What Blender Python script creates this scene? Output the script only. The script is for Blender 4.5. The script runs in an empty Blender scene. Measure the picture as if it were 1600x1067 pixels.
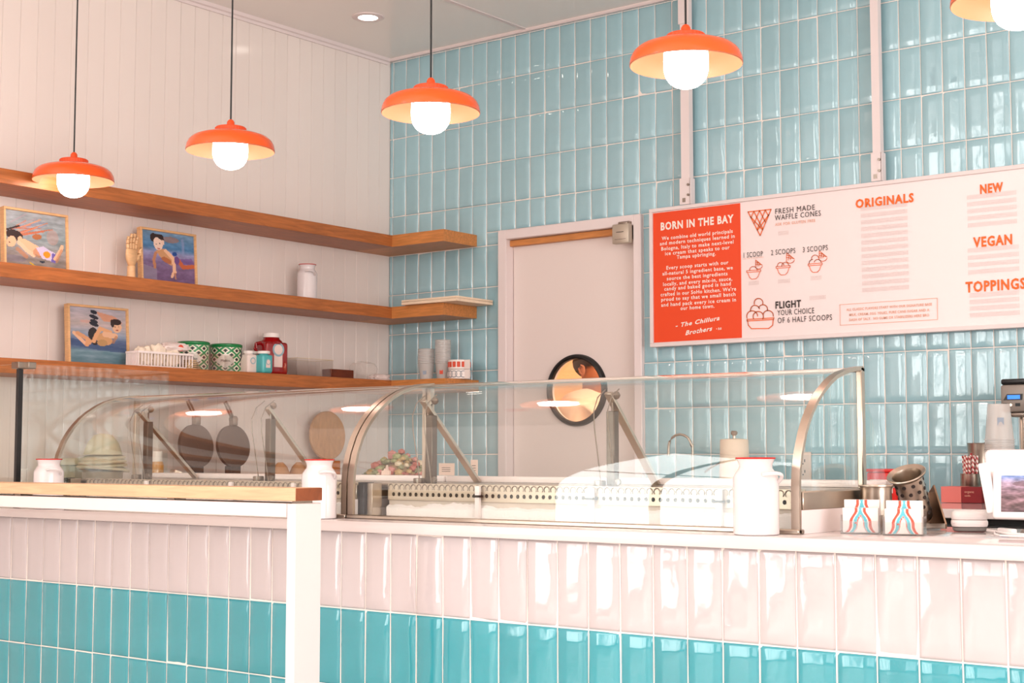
import bpy, bmesh, math, random
import numpy as np
from mathutils import Vector, Matrix, Euler, noise
random.seed(7); rng = np.random.RandomState(7)
PI = math.pi
sc = bpy.context.scene
COL = sc.collection
# ------------------------------------------------------------------ camera
F, TILT, ROLL, YAW = 2302.28, 0.0773, -0.00024, 0.66282
CAMP = Vector((5.13817, -5.55405, 1.10895))
_fw = Vector((-math.sin(YAW)*math.cos(TILT), math.cos(YAW)*math.cos(TILT), math.sin(TILT)))
_r0 = Vector((math.cos(YAW), math.sin(YAW), 0)); _u0 = _r0.cross(_fw)
_r = _r0*math.cos(ROLL)+_u0*math.sin(ROLL); _u = _r.cross(_fw)
cd = bpy.data.cameras.new('camera'); cam = bpy.data.objects.new('camera', cd); COL.objects.link(cam)
cd.sensor_width = 36; cd.lens = F/1600*36; cd.clip_start = .05
m = Matrix((( _r.x, _u.x, -_fw.x, CAMP.x), (_r.y, _u.y, -_fw.y, CAMP.y), (_r.z, _u.z, -_fw.z, CAMP.z), (0, 0, 0, 1)))
cam.matrix_world = m; sc.camera = cam
# ------------------------------------------------------------------ world, daylight, exposure
sc.view_settings.view_transform = 'Standard'; sc.view_settings.look = 'None'
sc.view_settings.gamma = 1; sc.view_settings.use_curve_mapping = False
sc.view_settings.exposure = -0.36
SKY = 1.3; WINP = 560.0; BULB = 20.0; DOWN = 12.0; BACKROOM = 75.0
w = bpy.data.worlds.new('sky'); sc.world = w; w.use_nodes = True
w.node_tree.nodes['Background'].inputs[0].default_value = (1, .97, .95, 1)
w.node_tree.nodes['Background'].inputs[1].default_value = SKY
def area(name, loc, rot, sx, sy, power, col):
    l = bpy.data.lights.new(name, 'AREA'); l.shape = 'RECTANGLE'; l.size = sx; l.size_y = sy; l.energy = power; l.color = col
    o = bpy.data.objects.new(name, l); COL.objects.link(o); o.location = loc; o.rotation_euler = rot; return o
DAY = (1, .952, .95)
area('daylight_storefront', (2.9, -12.4, 2.7), (math.radians(106), 0, 0), 4.6, 4.7, WINP*.5, DAY)
area('daylight_side_window', (-.25, -9.1, 2.6), (0, math.radians(-92), 0), 4.7, 4.8, WINP*1.25, DAY)
area('fill_right_unseen', (11.3, -6.6, 1.9), (0, math.radians(122), 0), 3.2, 6.6, WINP*1.45, DAY)  # added fill from the unseen right side, tilted up for left wall and ceiling
def at(px, py, x=None, y=None, z=None):
    """point of a known plane that the photograph shows at a pixel (1600x1067)"""
    d = _fw*F + _r*(px-800) - _u*(py-533.5)
    if x is not None: t = (x-CAMP.x)/d.x
    elif y is not None: t = (y-CAMP.y)/d.y
    else: t = (z-CAMP.z)/d.z
    return CAMP + d*t
# ------------------------------------------------------------------ materials
def lin(c): return tuple(((v/255)/12.92 if v/255 <= .04045 else ((v/255+.055)/1.055)**2.4) for v in c)
MATS = {}
def mat(name, rgb, rough=.5, metal=0, var=0, bump=0, bscale=40, emit=0, ior=1.45, spec=.5, coat=0, grain=None, alpha=None, trans=0, objvar=0, sss=0, world=0):
    if name in MATS: return MATS[name]
    m = bpy.data.materials.new(name); m.use_nodes = True; nt = m.node_tree; N = nt.nodes; L = nt.links
    b = N['Principled BSDF']; c = lin(rgb)
    b.inputs['Base Color'].default_value = (*c, 1); b.inputs['Roughness'].default_value = rough; b.inputs['Metallic'].default_value = metal
    b.inputs['Specular IOR Level'].default_value = spec; b.inputs['Coat Weight'].default_value = coat; b.inputs['Coat Roughness'].default_value = .05
    b.inputs['IOR'].default_value = ior; b.inputs['Transmission Weight'].default_value = trans
    if emit: b.inputs['Emission Color'].default_value = (*c, 1); b.inputs['Emission Strength'].default_value = emit
    tc = N.new('ShaderNodeTexCoord')
    src = None
    if grain is not None:
        mp = N.new('ShaderNodeMapping'); L.new(tc.outputs['Object'], mp.inputs[0]); mp.inputs['Scale'].default_value = grain
        n1 = N.new('ShaderNodeTexNoise'); n1.inputs['Scale'].default_value = 6; n1.inputs['Detail'].default_value = 6; n1.inputs['Distortion'].default_value = .8
        L.new(mp.outputs[0], n1.inputs[0]); r = N.new('ShaderNodeValToRGB'); L.new(n1.outputs[0], r.inputs[0])
        r.color_ramp.elements[0].position = .3; r.color_ramp.elements[1].position = .7
        r.color_ramp.elements[0].color = (*[v*(1-var) for v in c], 1); r.color_ramp.elements[1].color = (*[min(1, v*(1+var)) for v in c], 1)
        L.new(r.outputs[0], b.inputs['Base Color']); src = n1
    elif var or objvar:
        n1 = N.new('ShaderNodeTexNoise'); n1.inputs['Scale'].default_value = bscale*.4; n1.inputs['Detail'].default_value = 3
        L.new(tc.outputs['Object'], n1.inputs[0])
        hs = N.new('ShaderNodeHueSaturation'); hs.inputs['Color'].default_value = (*c, 1)
        ma = N.new('ShaderNodeMath'); ma.operation = 'MULTIPLY_ADD'; ma.inputs[1].default_value = var*2; ma.inputs[2].default_value = 1-var
        L.new(n1.outputs[0], ma.inputs[0]); out = ma
        if objvar:
            oi = N.new('ShaderNodeObjectInfo'); m2 = N.new('ShaderNodeMath'); m2.operation = 'MULTIPLY_ADD'
            m2.inputs[1].default_value = objvar*2; m2.inputs[2].default_value = -objvar; L.new(oi.outputs['Random'], m2.inputs[0])
            m3 = N.new('ShaderNodeMath'); m3.operation = 'ADD'; L.new(ma.outputs[0], m3.inputs[0]); L.new(m2.outputs[0], m3.inputs[1]); out = m3
        L.new(out.outputs[0], hs.inputs['Value']); L.new(hs.outputs[0], b.inputs['Base Color'])
    if bump:
        n2 = N.new('ShaderNodeTexNoise'); n2.inputs['Scale'].default_value = bscale; n2.inputs['Detail'].default_value = 2
        L.new((N.new('ShaderNodeNewGeometry').outputs['Position'] if world else tc.outputs['Object']), n2.inputs[0]); bp = N.new('ShaderNodeBump'); bp.inputs['Strength'].default_value = bump; bp.inputs['Distance'].default_value = .002
        L.new(n2.outputs[0], bp.inputs['Height']); L.new(bp.outputs[0], b.inputs['Normal'])
    MATS[name] = m; return m
def glassmat(name, tint=(1, 1, 1), rough=0.0, ior=1.5, refl=1.0):
    if name in MATS: return MATS[name]
    m = bpy.data.materials.new(name); m.use_nodes = True; nt = m.node_tree; N = nt.nodes; L = nt.links
    N.remove(N['Principled BSDF']); t = N.new('ShaderNodeBsdfTransparent'); t.inputs[0].default_value = (*tint, 1)
    g = N.new('ShaderNodeBsdfGlossy'); g.inputs['Roughness'].default_value = rough; g.inputs[0].default_value = (refl, refl, refl, 1)
    f = N.new('ShaderNodeFresnel'); ge = N.new('ShaderNodeNewGeometry'); e_ = N.new('ShaderNodeMath'); e_.operation = 'MULTIPLY_ADD'; e_.inputs[1].default_value = -2; e_.inputs[2].default_value = 1; L.new(ge.outputs['Backfacing'], e_.inputs[0])
    pw = N.new('ShaderNodeMath'); pw.operation = 'POWER'; pw.inputs[0].default_value = ior; L.new(e_.outputs[0], pw.inputs[1]); L.new(pw.outputs[0], f.inputs[0])
    mx = N.new('ShaderNodeMixShader'); L.new(f.outputs[0], mx.inputs[0]); L.new(t.outputs[0], mx.inputs[1]); L.new(g.outputs[0], mx.inputs[2])
    L.new(mx.outputs[0], N['Material Output'].inputs[0]); MATS[name] = m; return m
def frosted(name, rgb, mixv, rough=.25):
    m = bpy.data.materials.new(name); m.use_nodes = True; nt = m.node_tree; N = nt.nodes; L = nt.links; b = N['Principled BSDF']
    b.inputs['Base Color'].default_value = (*lin(rgb), 1); b.inputs['Roughness'].default_value = rough; t = N.new('ShaderNodeBsdfTransparent')
    mx = N.new('ShaderNodeMixShader'); mx.inputs[0].default_value = mixv; L.new(t.outputs[0], mx.inputs[1]); L.new(b.outputs[0], mx.inputs[2]); L.new(mx.outputs[0], N['Material Output'].inputs[0]); return m
def printmat():
    if 'print' in MATS: return MATS['print']
    m = bpy.data.materials.new('print'); m.use_nodes = True; nt = m.node_tree
    a = nt.nodes.new('ShaderNodeAttribute'); a.attribute_name = 'ink'; nt.links.new(a.outputs[0], nt.nodes['Principled BSDF'].inputs['Base Color'])
    nt.nodes['Principled BSDF'].inputs['Roughness'].default_value = .35; MATS['print'] = m; return m
WHITE = mat('white_paint', (236, 221, 219), .45)
WALLW = mat('white_wall_paint', (240, 228, 222), .25, bump=.05, bscale=8)
PLANK = mat('white_glazed_plank', (241, 228, 221), .13, objvar=.02, bump=.08, bscale=6)
CEIL = mat('ceiling_gloss', (248, 241, 235), .14, bump=.03, bscale=3)
TEAL = mat('teal_glaze', (156, 196, 206), .05, var=.06, bscale=24, bump=.3, world=1, objvar=.05, coat=1, spec=.7)
TEALD = mat('teal_glaze_counter', (50, 150, 163), .06, var=.06, bscale=24, bump=.25, world=1, objvar=.05, coat=.8)
WGLZ = mat('white_glaze', (198, 187, 188), .05, bump=.3, bscale=20, world=1, objvar=.015, coat=.8)
GROUT = mat('pale_grout', (246, 234, 226), .8)
OAK = mat('oak', (193, 108, 48), .42, var=.28, grain=(3.5, 3.5, 22), bump=.1)
OAKY = mat('oak_y', (178, 104, 54), .42, var=.24, grain=(14, 1.2, 14), bump=.1)
OAKX = mat('oak_x', (204, 132, 72), .42, var=.2, grain=(1.2, 14, 14), bump=.1)
BEECH = mat('beech_light', (232, 182, 130), .45, var=.12, grain=(4, 4, 18))
BEECHX = mat('beech_cap', (224, 180, 142), .4, var=.15, grain=(1, 14, 14))
STEEL = mat('brushed_steel', (190, 176, 162), .3, 1, var=.08, bscale=60)
STEELD = mat('steel_dark', (150, 138, 128), .3, 1)
BLACK = mat('black_plastic', (18, 17, 18), .35)
BLACKM = mat('black_metal', (28, 27, 28), .4)
QUARTZ = mat('white_quartz', (216, 204, 202), .09, var=.02, coat=.2)
ENAM = mat('white_enamel', (228, 218, 218), .12, coat=.4)
REDR = mat('red_enamel', (196, 38, 34), .2)
ORANGE = mat('orange_enamel', (240, 90, 24), .22, coat=.3)
PEACH = mat('shade_inside', (186, 116, 84), .5)
RIBO = mat('orange_ribbed', (228, 78, 24), .45)
MILK = mat('lit_bulb', (255, 243, 235), .3, emit=BULB)
GLASS = glassmat('clear_glass', (.965, .985, .975), ior=1.5)
GLASS2 = glassmat('panel_glass', (.95, .975, .96))
PLAST = glassmat('clear_plastic', (.93, .92, .91), .12, 1.6, .9)
PAPER = mat('white_paper', (244, 232, 226), .7)
INKO = mat('orange_ink', (244, 110, 40), .6); INKP = mat('pale_orange_ink', (240, 176, 150), .6)
INKD = mat('dark_ink', (52, 42, 40), .6); INKW = mat('white_ink', (252, 236, 226), .6); INKG = mat('grey_ink', (200, 178, 172), .7)
REDP = mat('red_orange_panel', (238, 72, 22), .45)
# ------------------------------------------------------------------ mesh helpers
class B:
    def __init__(s): s.bm = bmesh.new()
    def box(s, x0, x1, y0, y1, z0, z1, bev=0, seg=2, M=None):
        g = bmesh.ops.create_cube(s.bm, size=1, matrix=Matrix.Translation(((x0+x1)/2, (y0+y1)/2, (z0+z1)/2)) @ Matrix.Diagonal((abs(x1-x0), abs(y1-y0), abs(z1-z0), 1)))
        vs = g['verts']
        if bev:
            es = list({e for v in vs for e in v.link_edges})
            r = bmesh.ops.bevel(s.bm, geom=es, offset=bev, segments=seg, affect='EDGES', profile=.5); vs = list({v for f in r['faces'] for v in f.verts} | {v for v in vs if v.is_valid})
        if M is not None: bmesh.ops.transform(s.bm, matrix=M, verts=[v for v in vs if v.is_valid])
        return s
    def lathe(s, prof, seg=32, c=(0, 0, 0), M=None, cap=True):
        rings = []
        for r, z in prof:
            ring = []
            for i in range(seg):
                a = 2*PI*i/seg; p = Vector((r*math.cos(a), r*math.sin(a), z))
                if M is not None: p = M @ p
                ring.append(s.bm.verts.new(p+Vector(c)))
            rings.append(ring)
        for a, b in zip(rings, rings[1:]):
            for i in range(seg): s.bm.faces.new((a[i], a[(i+1) % seg], b[(i+1) % seg], b[i]))
        if cap:
            if prof[0][0] > 1e-4: s.bm.faces.new(rings[0][::-1])
            if prof[-1][0] > 1e-4: s.bm.faces.new(rings[-1])
        return s
    def tube(s, pts, r, seg=8, closed=False):
        pts = [Vector(p) for p in pts]; rings = []; n = len(pts); rr = r if isinstance(r, (list, tuple)) else [r]*n
        for i, p in enumerate(pts):
            if closed: t = pts[(i+1) % n]-pts[i-1]
            else: t = pts[min(i+1, n-1)]-pts[max(i-1, 0)]
            t.normalize(); a = Vector((0, 0, 1)) if abs(t.z) < .9 else Vector((1, 0, 0))
            e1 = t.cross(a).normalized(); e2 = t.cross(e1)
            rings.append([s.bm.verts.new(p+(e1*math.cos(2*PI*k/seg)+e2*math.sin(2*PI*k/seg))*rr[i]) for k in range(seg)])
        pr = list(zip(rings, rings[1:])) + ([(rings[-1], rings[0])] if closed else [])
        for a, b in pr:
            for k in range(seg): s.bm.faces.new((a[k], a[(k+1) % seg], b[(k+1) % seg], b[k]))
        if not closed: s.bm.faces.new(rings[0][::-1]); s.bm.faces.new(rings[-1])
        return s
    def prism(s, poly, d0, d1, ax='x'):
        def P(a, b, d): return {'x': (d, a, b), 'y': (a, d, b), 'z': (a, b, d)}[ax]
        A = [s.bm.verts.new(P(a, b, d0)) for a, b in poly]; C = [s.bm.verts.new(P(a, b, d1)) for a, b in poly]
        n = len(poly); s.bm.faces.new(A[::-1]); s.bm.faces.new(C)
        for i in range(n): s.bm.faces.new((A[i], A[(i+1) % n], C[(i+1) % n], C[i]))
        return s
    def sheet(s, prof, th, d0, d1, ax='x'):      # a curved sheet: open profile, thickness th
        n = len(prof); off = []
        for i in range(n):
            a = Vector(prof[max(i-1, 0)]); b = Vector(prof[min(i+1, n-1)]); t = (b-a).normalized(); off.append((prof[i][0]+t.y*th, prof[i][1]-t.x*th))
        return s.prism(list(prof)+off[::-1], d0, d1, ax) if n < 3 else s._sheet(prof, off, d0, d1, ax)
    def _sheet(s, a, b, d0, d1, ax):
        def P(p, d): return {'x': (d, p[0], p[1]), 'y': (p[0], d, p[1]), 'z': (p[0], p[1], d)}[ax]
        R = [[s.bm.verts.new(P(p, d)) for p in q] for q, d in ((a, d0), (a, d1), (b, d1), (b, d0))]
        for i in range(len(a)-1):
            for k in range(4): s.bm.faces.new((R[k][i], R[k][i+1], R[(k+1) % 4][i+1], R[(k+1) % 4][i]))
        s.bm.faces.new([R[k][0] for k in range(4)]); s.bm.faces.new([R[k][-1] for k in range(4)][::-1]); return s
    def ico(s, c, r, sub=1, sc_=(1, 1, 1), M=None):
        MM = Matrix.Translation(c) @ (M if M is not None else Matrix()) @ Matrix.Diagonal((*sc_, 1))
        bmesh.ops.create_icosphere(s.bm, subdivisions=sub, radius=r, matrix=MM); return s
    def xf(s, M): bmesh.ops.transform(s.bm, matrix=M, verts=s.bm.verts[:]); return s
    def mesh(s, name, mt, smooth=True):
        bm = s.bm; bmesh.ops.recalc_face_normals(bm, faces=bm.faces[:])
        if smooth:
            for f in bm.faces: f.smooth = True
            for e in bm.edges:
                if len(e.link_faces) == 2 and e.calc_face_angle(0) > .7: e.smooth = False
        me = bpy.data.meshes.new(name); bm.to_mesh(me); bm.free(); me.materials.append(mt); return me
    def obj(s, name, mt, parent=None, loc=None, label=None, kind=None, smooth=True, rot=None):
        return link(name, s.mesh(name, mt, smooth), parent, loc, label, kind, rot)
def link(name, me, parent=None, loc=None, label=None, kind=None, rot=None):
    o = bpy.data.objects.new(name, me); COL.objects.link(o)
    if parent: o.parent = parent
    if loc is not None: o.location = loc
    if rot is not None: o.rotation_euler = rot
    if label: o['label'] = label
    if kind: o['kind'] = kind
    return o
def thing(name, label, cat, loc=(0, 0, 0), rz=0, group=None, kind=None):
    o = bpy.data.objects.new(name, None); COL.objects.link(o); o.location = loc; o.rotation_euler = (0, 0, rz); o.empty_display_size = .05
    if label: o['label'] = label
    if cat: o['category'] = cat
    if group: o['group'] = group
    if kind: o['kind'] = kind
    return o
def tag(o, label, cat, group=None):
    o['label'] = label; o['category'] = cat
    if group: o['group'] = group
    return o
def dup(root, loc, rz=0, label=None, group=None):
    r = root.copy(); COL.objects.link(r); r.location = loc; r.rotation_euler = (0, 0, rz)
    if label: r['label'] = label
    if group: r['group'] = group
    for ch in list(root.children):
        c = ch.copy(); COL.objects.link(c); c.parent = r
        for g in list(ch.children):
            d = g.copy(); COL.objects.link(d); d.parent = c
    return r
def painted(name, canvas, posfn, parent, label=None, loc=None, rot=None):
    H, W = canvas.shape[:2]
    V = [posfn(i/W, j/H) for j in range(H+1) for i in range(W+1)]
    Fc = [(j*(W+1)+i, j*(W+1)+i+1, (j+1)*(W+1)+i+1, (j+1)*(W+1)+i) for j in range(H) for i in range(W)]
    me = bpy.data.meshes.new(name); me.from_pydata(V, [], Fc)
    a = me.color_attributes.new('ink', 'FLOAT_COLOR', 'CORNER')
    c = np.asarray(canvas, float)/255.; c = np.where(c <= .04045, c/12.92, ((c+.055)/1.055)**2.4)
    d = np.ones((H*W, 4, 4)); d[:, :, :3] = c.reshape(H*W, 1, 3); a.data.foreach_set('color', d.ravel())
    me.materials.append(printmat()); return link(name, me, parent, loc, label, rot=rot)
class Canvas:
    def __init__(s, W, H, bg): s.W, s.H = W, H; s.a = np.zeros((H, W, 3)); s.a[:] = bg; yy, xx = np.mgrid[0:H, 0:W]; s.x = (xx+.5)/W; s.y = 1-(yy+.5)/H; s.a = s.a[::-1]; s.y = s.y[::-1]
    # row 0 of the array is v = 0 (bottom)
    def ell(s, cx, cy, rx, ry, col, rot=0, al=1):
        cx, cy = cx, 1-cy; dx = s.x-cx; dy = s.y2()-cy; c, n = math.cos(rot), math.sin(rot)
        m = ((dx*c+dy*n)/rx)**2+((-dx*n+dy*c)/ry)**2 < 1; s.a[m] = s.a[m]*(1-al)+np.array(col)*al; return s
    def y2(s):
        return np.repeat(((np.arange(s.H)+.5)/s.H)[:, None], s.W, 1)
    def line(s, pts, wd, col, al=1):
        for (x0, y0), (x1, y1) in zip(pts, pts[1:]):
            y0_, y1_ = 1-y0, 1-y1; dx, dy = x1-x0, y1_-y0_; l2 = dx*dx+dy*dy+1e-9
            t = np.clip(((s.x-x0)*dx+(s.y2()-y0_)*dy)/l2, 0, 1); d = np.hypot(s.x-x0-t*dx, s.y2()-y0_-t*dy)
            m = d < wd/2; s.a[m] = s.a[m]*(1-al)+np.array(col)*al
        return s
    def poly(s, pts, col, al=1):
        P = [(x, 1-y) for x, y in pts]; ins = np.zeros((s.H, s.W), bool); Y = s.y2()
        for (x0, y0), (x1, y1) in zip(P, P[1:]+P[:1]):
            c = ((y0 > Y) != (y1 > Y)) & (s.x < (x1-x0)*(Y-y0)/(y1-y0+1e-12)+x0); ins ^= c
        s.a[ins] = s.a[ins]*(1-al)+np.array(col)*al; return s
    def grad(s, stops):
        Y = 1-s.y2(); ks = [k for k, _ in stops]
        for c in range(3): s.a[:, :, c] = np.interp(Y, ks, [v[c] for _, v in stops])
        return s
    def nz(s, amp, sx=6, sy=14, seed=0):
        for j in range(s.H):
            for i in range(s.W):
                v = noise.noise(Vector((i/s.W*sx, j/s.H*sy, seed)))+.5*noise.noise(Vector((i/s.W*sx*3, j/s.H*sy*3, seed+5)))
                s.a[j, i] = np.clip(s.a[j, i]+v*np.array(amp), 0, 255)
        return s
def text(body, size, pos, parent, mt, align='CENTER', bold=0, spacing=1, width=None, name='lettering', xs=1, plane='y'):
    c = bpy.data.curves.new('t', 'FONT'); c.body = body; c.size = size; c.align_x = align; c.offset = bold; c.space_character = spacing; c.resolution_u = 2
    o = bpy.data.objects.new('t', c); COL.objects.link(o); dg = bpy.context.evaluated_depsgraph_get(); me = bpy.data.meshes.new_from_object(o.evaluated_get(dg)); bpy.data.objects.remove(o)
    bpy.data.curves.remove(c); n = len(me.vertices); co = np.zeros(n*3); me.vertices.foreach_get('co', co); co = co.reshape(n, 3)
    if width and n:
        wd = co[:, 0].max()-co[:, 0].min(); co[:, 0] *= width/max(wd, 1e-6)
    co[:, 0] *= xs; out = np.zeros_like(co); out[:, 0] = co[:, 0]; out[:, 2] = co[:, 1]
    if plane == 'x': out[:, 1] = out[:, 0]; out[:, 0] = 0
    me.vertices.foreach_set('co', out.ravel()); me.materials.clear(); me.materials.append(mt); me.update()
    return link(name, me, parent, pos)
def ribbon(paths, wd, parent, mt, y, name='line_drawing', kind=None):
    b = B()
    for pts in paths:
        for (x0, z0), (x1, z1) in zip(pts, pts[1:]):
            d = Vector((x1-x0, z1-z0)); L = d.length
            if L < 1e-6: continue
            n = Vector((-d.y, d.x))/L*wd/2; e = d/L*wd*.3
            q = [(x0-n.x-e.x, z0-n.y-e.y), (x1-n.x+e.x, z1-n.y+e.y), (x1+n.x+e.x, z1+n.y+e.y), (x0+n.x-e.x, z0+n.y-e.y)]
            b.bm.faces.new([b.bm.verts.new((a, y, c)) for a, c in q])
    return b.obj(name, mt, parent, smooth=False, kind=kind)
# ================================================================== SETTING
ZC = 3.16; TP = .08897; RP = .2032; XK = .02253; ZR = 2.94332; G = .0036
DX0, DX1, DZ = .783, 1.512, 2.147                     # door opening
FX0, FX1, FZ = .732, 1.553, 2.195                     # outer edge of the door frame
wb = thing('wall_back', None, None, kind='structure')
b = B(); b.box(0, FX0+.03, .001, .1, 0, ZC); b.box(FX1-.03, 11.0, .001, .1, 0, ZC); b.box(FX0+.03, FX1-.03, .001, .1, FZ-.03, ZC); b.obj('grout_bed', GROUT, wb)
wl = thing('wall_left', None, None, kind='structure')
b = B(); b.box(-.12, -.001, -6.7, .1, 0, 5.2); b.box(-.12, -.001, -12, -6.7, 5.0, 5.2); b.box(-.12, -.001, -12, -6.7, 0, .12); b.box(-.12, -.001, -12, -11.5, .12, 5.0); b.obj('backing', WALLW, wl)
pm = B(); pm.box(-.006, .0015, -.0396, .0396, 0, ZC, .0015, 1); pm = pm.mesh('plank', PLANK)
for i in range(49): link('plank', pm, wl, (random.uniform(-.0003, .0003), -.0405-.081*i, 0))
b = B(); b.box(11, 11.1, -12.1, -10, 0, 5.2); b.box(11, 11.1, -3.2, .1, 0, 5.2); b.box(11, 11.1, -10, -3.2, 0, .3); b.box(11, 11.1, -10, -3.2, 3.5, 5.2); b.obj('wall_right', WALLW, kind='structure')
wf = thing('wall_front', None, None, kind='structure')
b = B(); b.box(0, 11, -12.1, -12, 0, .2); b.box(0, .5, -12.1, -12, .2, 5.2); b.box(5.3, 11, -12.1, -12, .2, 5.2); b.box(.5, 5.3, -12.1, -12, 5.0, 5.2); b.obj('masonry', WALLW, wf)
FRM = mat('window_frame_dark', (70, 66, 64), .4)
wn = thing('window_1', None, None, kind='structure')
for x in (.5, 1.7, 2.9, 4.1, 5.25): B().box(x, x+.05, -12.08, -12.02, .2, 5.0).obj('mullion', FRM, wn)
for z in (.2, 2.5, 3.1, 4.95): B().box(.55, 5.25, -12.075, -12.025, z, z+.05).obj('transom', FRM, wn)
B().box(.5, 5.3, -12.052, -12.046, .2, 5).obj('pane', GLASS, wn)
wn = thing('window_2', None, None, kind='structure')
for y in (-11.5, -10.3, -9.1, -7.9, -6.75): B().box(-.09, -.03, y, y+.05, .12, 5.0).obj('mullion', FRM, wn)
for z in (.12, 2.6, 4.95): B().box(-.085, -.035, -11.5, -6.7, z, z+.05).obj('transom', FRM, wn)
B().box(-.062, -.056, -11.5, -6.7, .12, 5.0).obj('pane', GLASS, wn)
wn = thing('window_3', None, None, kind='structure')
for y in (-10, -8.3, -6.6, -4.9, -3.25): B().box(11.02, 11.08, y, y+.05, .3, 3.5).obj('mullion', FRM, wn)
B().box(11.046, 11.052, -10, -3.2, .3, 3.5).obj('pane', GLASS, wn)
b = B(); b.box(0, 11, -12, 0, -.1, 0); b.obj('floor', mat('floor_concrete', (232, 222, 214), .35, var=.08, bscale=4), kind='structure')
b = B(); b.box(-12, 24, -34, -12.1, -.14, -.02); b.obj('pavement_ground', mat('pavement', (190, 184, 178), .8, var=.1, bscale=3), kind='structure')
cl = thing('ceiling', None, None, kind='structure')
# board seam at X = .9, running along Y
b = B(); b.box(0, .893, -3, .1, ZC, ZC+.06, .002, 1); b.obj('ceiling_panel', CEIL, cl)
b = B(); b.box(.907, 11, -3, .1, ZC, ZC+.06, .002, 1); b.obj('ceiling_panel', CEIL, cl)
b = B(); b.box(.888, .912, -3, .1, ZC-.004, ZC+.02, .002, 1); b.obj('seam_strip', WHITE, cl)
b = B(); b.box(0, 11, -3.06, -3.0, ZC, 5.2); b.obj('soffit_face', WALLW, cl)
b = B(); b.box(-.1, 11.1, -12.1, -3.0, 5.2, 5.26); b.obj('high_ceiling', WALLW, cl)
b = B(); b.prism([(-.008, ZC), (-.008, ZC-.012), (-.022, ZC-.012), (-.03, ZC-.004), (-.03, ZC)], 0, 11, 'x'); b.obj('trim_1', WHITE, kind='structure')
b = B(); b.prism([(.002, ZC), (.002, ZC-.03), (.01, ZC-.03), (.014, ZC-.018), (.024, ZC-.014), (.03, ZC)], -3, -.03, 'y'); b.obj('trim_2', WHITE, kind='structure')
# ---- glazed tiles
def tile_mesh(name, mt, wv, seed):
    bm = bmesh.new(); nx, nz = 5, 8; W, H = TP-G, RP-G; r = random.Random(seed); P = r.uniform(0, 99); V = []
    for j in range(nz+1):
        for i in range(nx+1):
            # finer spacing near the edges
            u = .5-.5*math.cos(PI*i/nx) if False else [0, .06, .33, .67, .94, 1][i]; v = [0, .03, .17, .36, .5, .64, .83, .97, 1][j]
            e = (0 if 0 < i < nx and 0 < j < nz else .0022)
            d = wv*noise.noise(Vector((u*1.3+P, v*2.2, P)))+wv*.5*noise.noise(Vector((u*2.6, v*5+P, P))) if not e else 0
            V.append(bm.verts.new(((u-.5)*W, e-d-.002, (v-.5)*H)))
    for j in range(nz):
        for i in range(nx):
            a = j*(nx+1)+i; f = bm.faces.new((V[a], V[a+1], V[a+nx+2], V[a+nx+1])); f.smooth = True
    me = bpy.data.meshes.new(name)
    ed = [e for e in bm.edges if len(e.link_faces) == 1]
    g = bmesh.ops.extrude_edge_only(bm, edges=ed); nv = [v for v in g['geom'] if isinstance(v, bmesh.types.BMVert)]
    for v in nv: v.co.y = .005
    for f in bm.faces:
        if any(v in nv for v in f.verts): f.smooth = False
    bm.to_mesh(me); bm.free(); me.materials.append(mt); return me
NV = 10
TM = [tile_mesh('tile', TEAL, .0016, 11+i) for i in range(NV)]
TMD = [tile_mesh('tile', TEALD, .0016, 31+i) for i in range(NV)]
TMW = [tile_mesh('tile', WGLZ, .0020, 51+i) for i in range(NV)]
def clip_rects(x0, x1, z0, z1):
    """keep the part of a tile outside the door frame and the board"""
    out = [(x0, x1, z0, z1)]
    if x1 > FX0 and x0 < FX1 and z0 < FZ:
        if z1 > FZ+.004 and (x0 > FX0 or x1 < FX1): out = [(x0, x1, FZ, z1)]
        else: out = []
        if x0 < FX0 < x1: out.append((x0, FX0, z0, min(z1, FZ)))
        if x0 < FX1 < x1: out.append((FX1, x1, z0, min(z1, FZ)))
    return out
cand = []
for k in range(-1, 57):
    xa = max(0, XK+k*TP); xb = XK+(k+1)*TP
    for R in range(0, 16):
        zt = min(ZC, ZR-(R-2)*RP-RP); zb = ZR-(R-2)*RP-2*RP
        zt = min(ZC, ZR+RP-(R-1)*RP) if R else ZC
        zb = max(0, ZR+RP-R*RP) if R else ZR+RP
        if zt-zb < .006: continue
        for rc in clip_rects(xa, xb, zb, zt): cand.append(rc)
def score(rc):
    x = (rc[0]+rc[1])/2; z = (rc[2]+rc[3])/2
    hid = (1.62 < x < 3.4 and 1.62 < z < 2.17) or x > 3.32 or z < 1.0 or (x < 2.9 and z < 1.06)
    px = 800+F*((Vector((x, 0, z))-CAMP).dot(_r))/((Vector((x, 0, z))-CAMP).dot(_fw)); py = 533.5-F*((Vector((x, 0, z))-CAMP).dot(_u))/((Vector((x, 0, z))-CAMP).dot(_fw))
    vis = -20 < px < 1625 and -25 < py < 770 and not hid
    return (-1e3 if not vis else 0)+x
cand.sort(key=score, reverse=True)
def place(meshes, rc, parent, y, rr):
    x0, x1, z0, z1 = rc; o = link('tile', rr.choice(meshes), parent, ((x0+x1)/2, y+rr.uniform(-.0004, .0004), (z0+z1)/2))
    o.scale = (max(.05, (x1-x0-G)/(TP-G)), 1, max(.05, (z1-z0-G)/(RP-G))); o.rotation_euler = (rr.gauss(0, .006), 0, rr.gauss(0, .008)); return o
rt = random.Random(5)
for rc in cand[:300]: place(TM, rc, wb, 0, rt)
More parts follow.
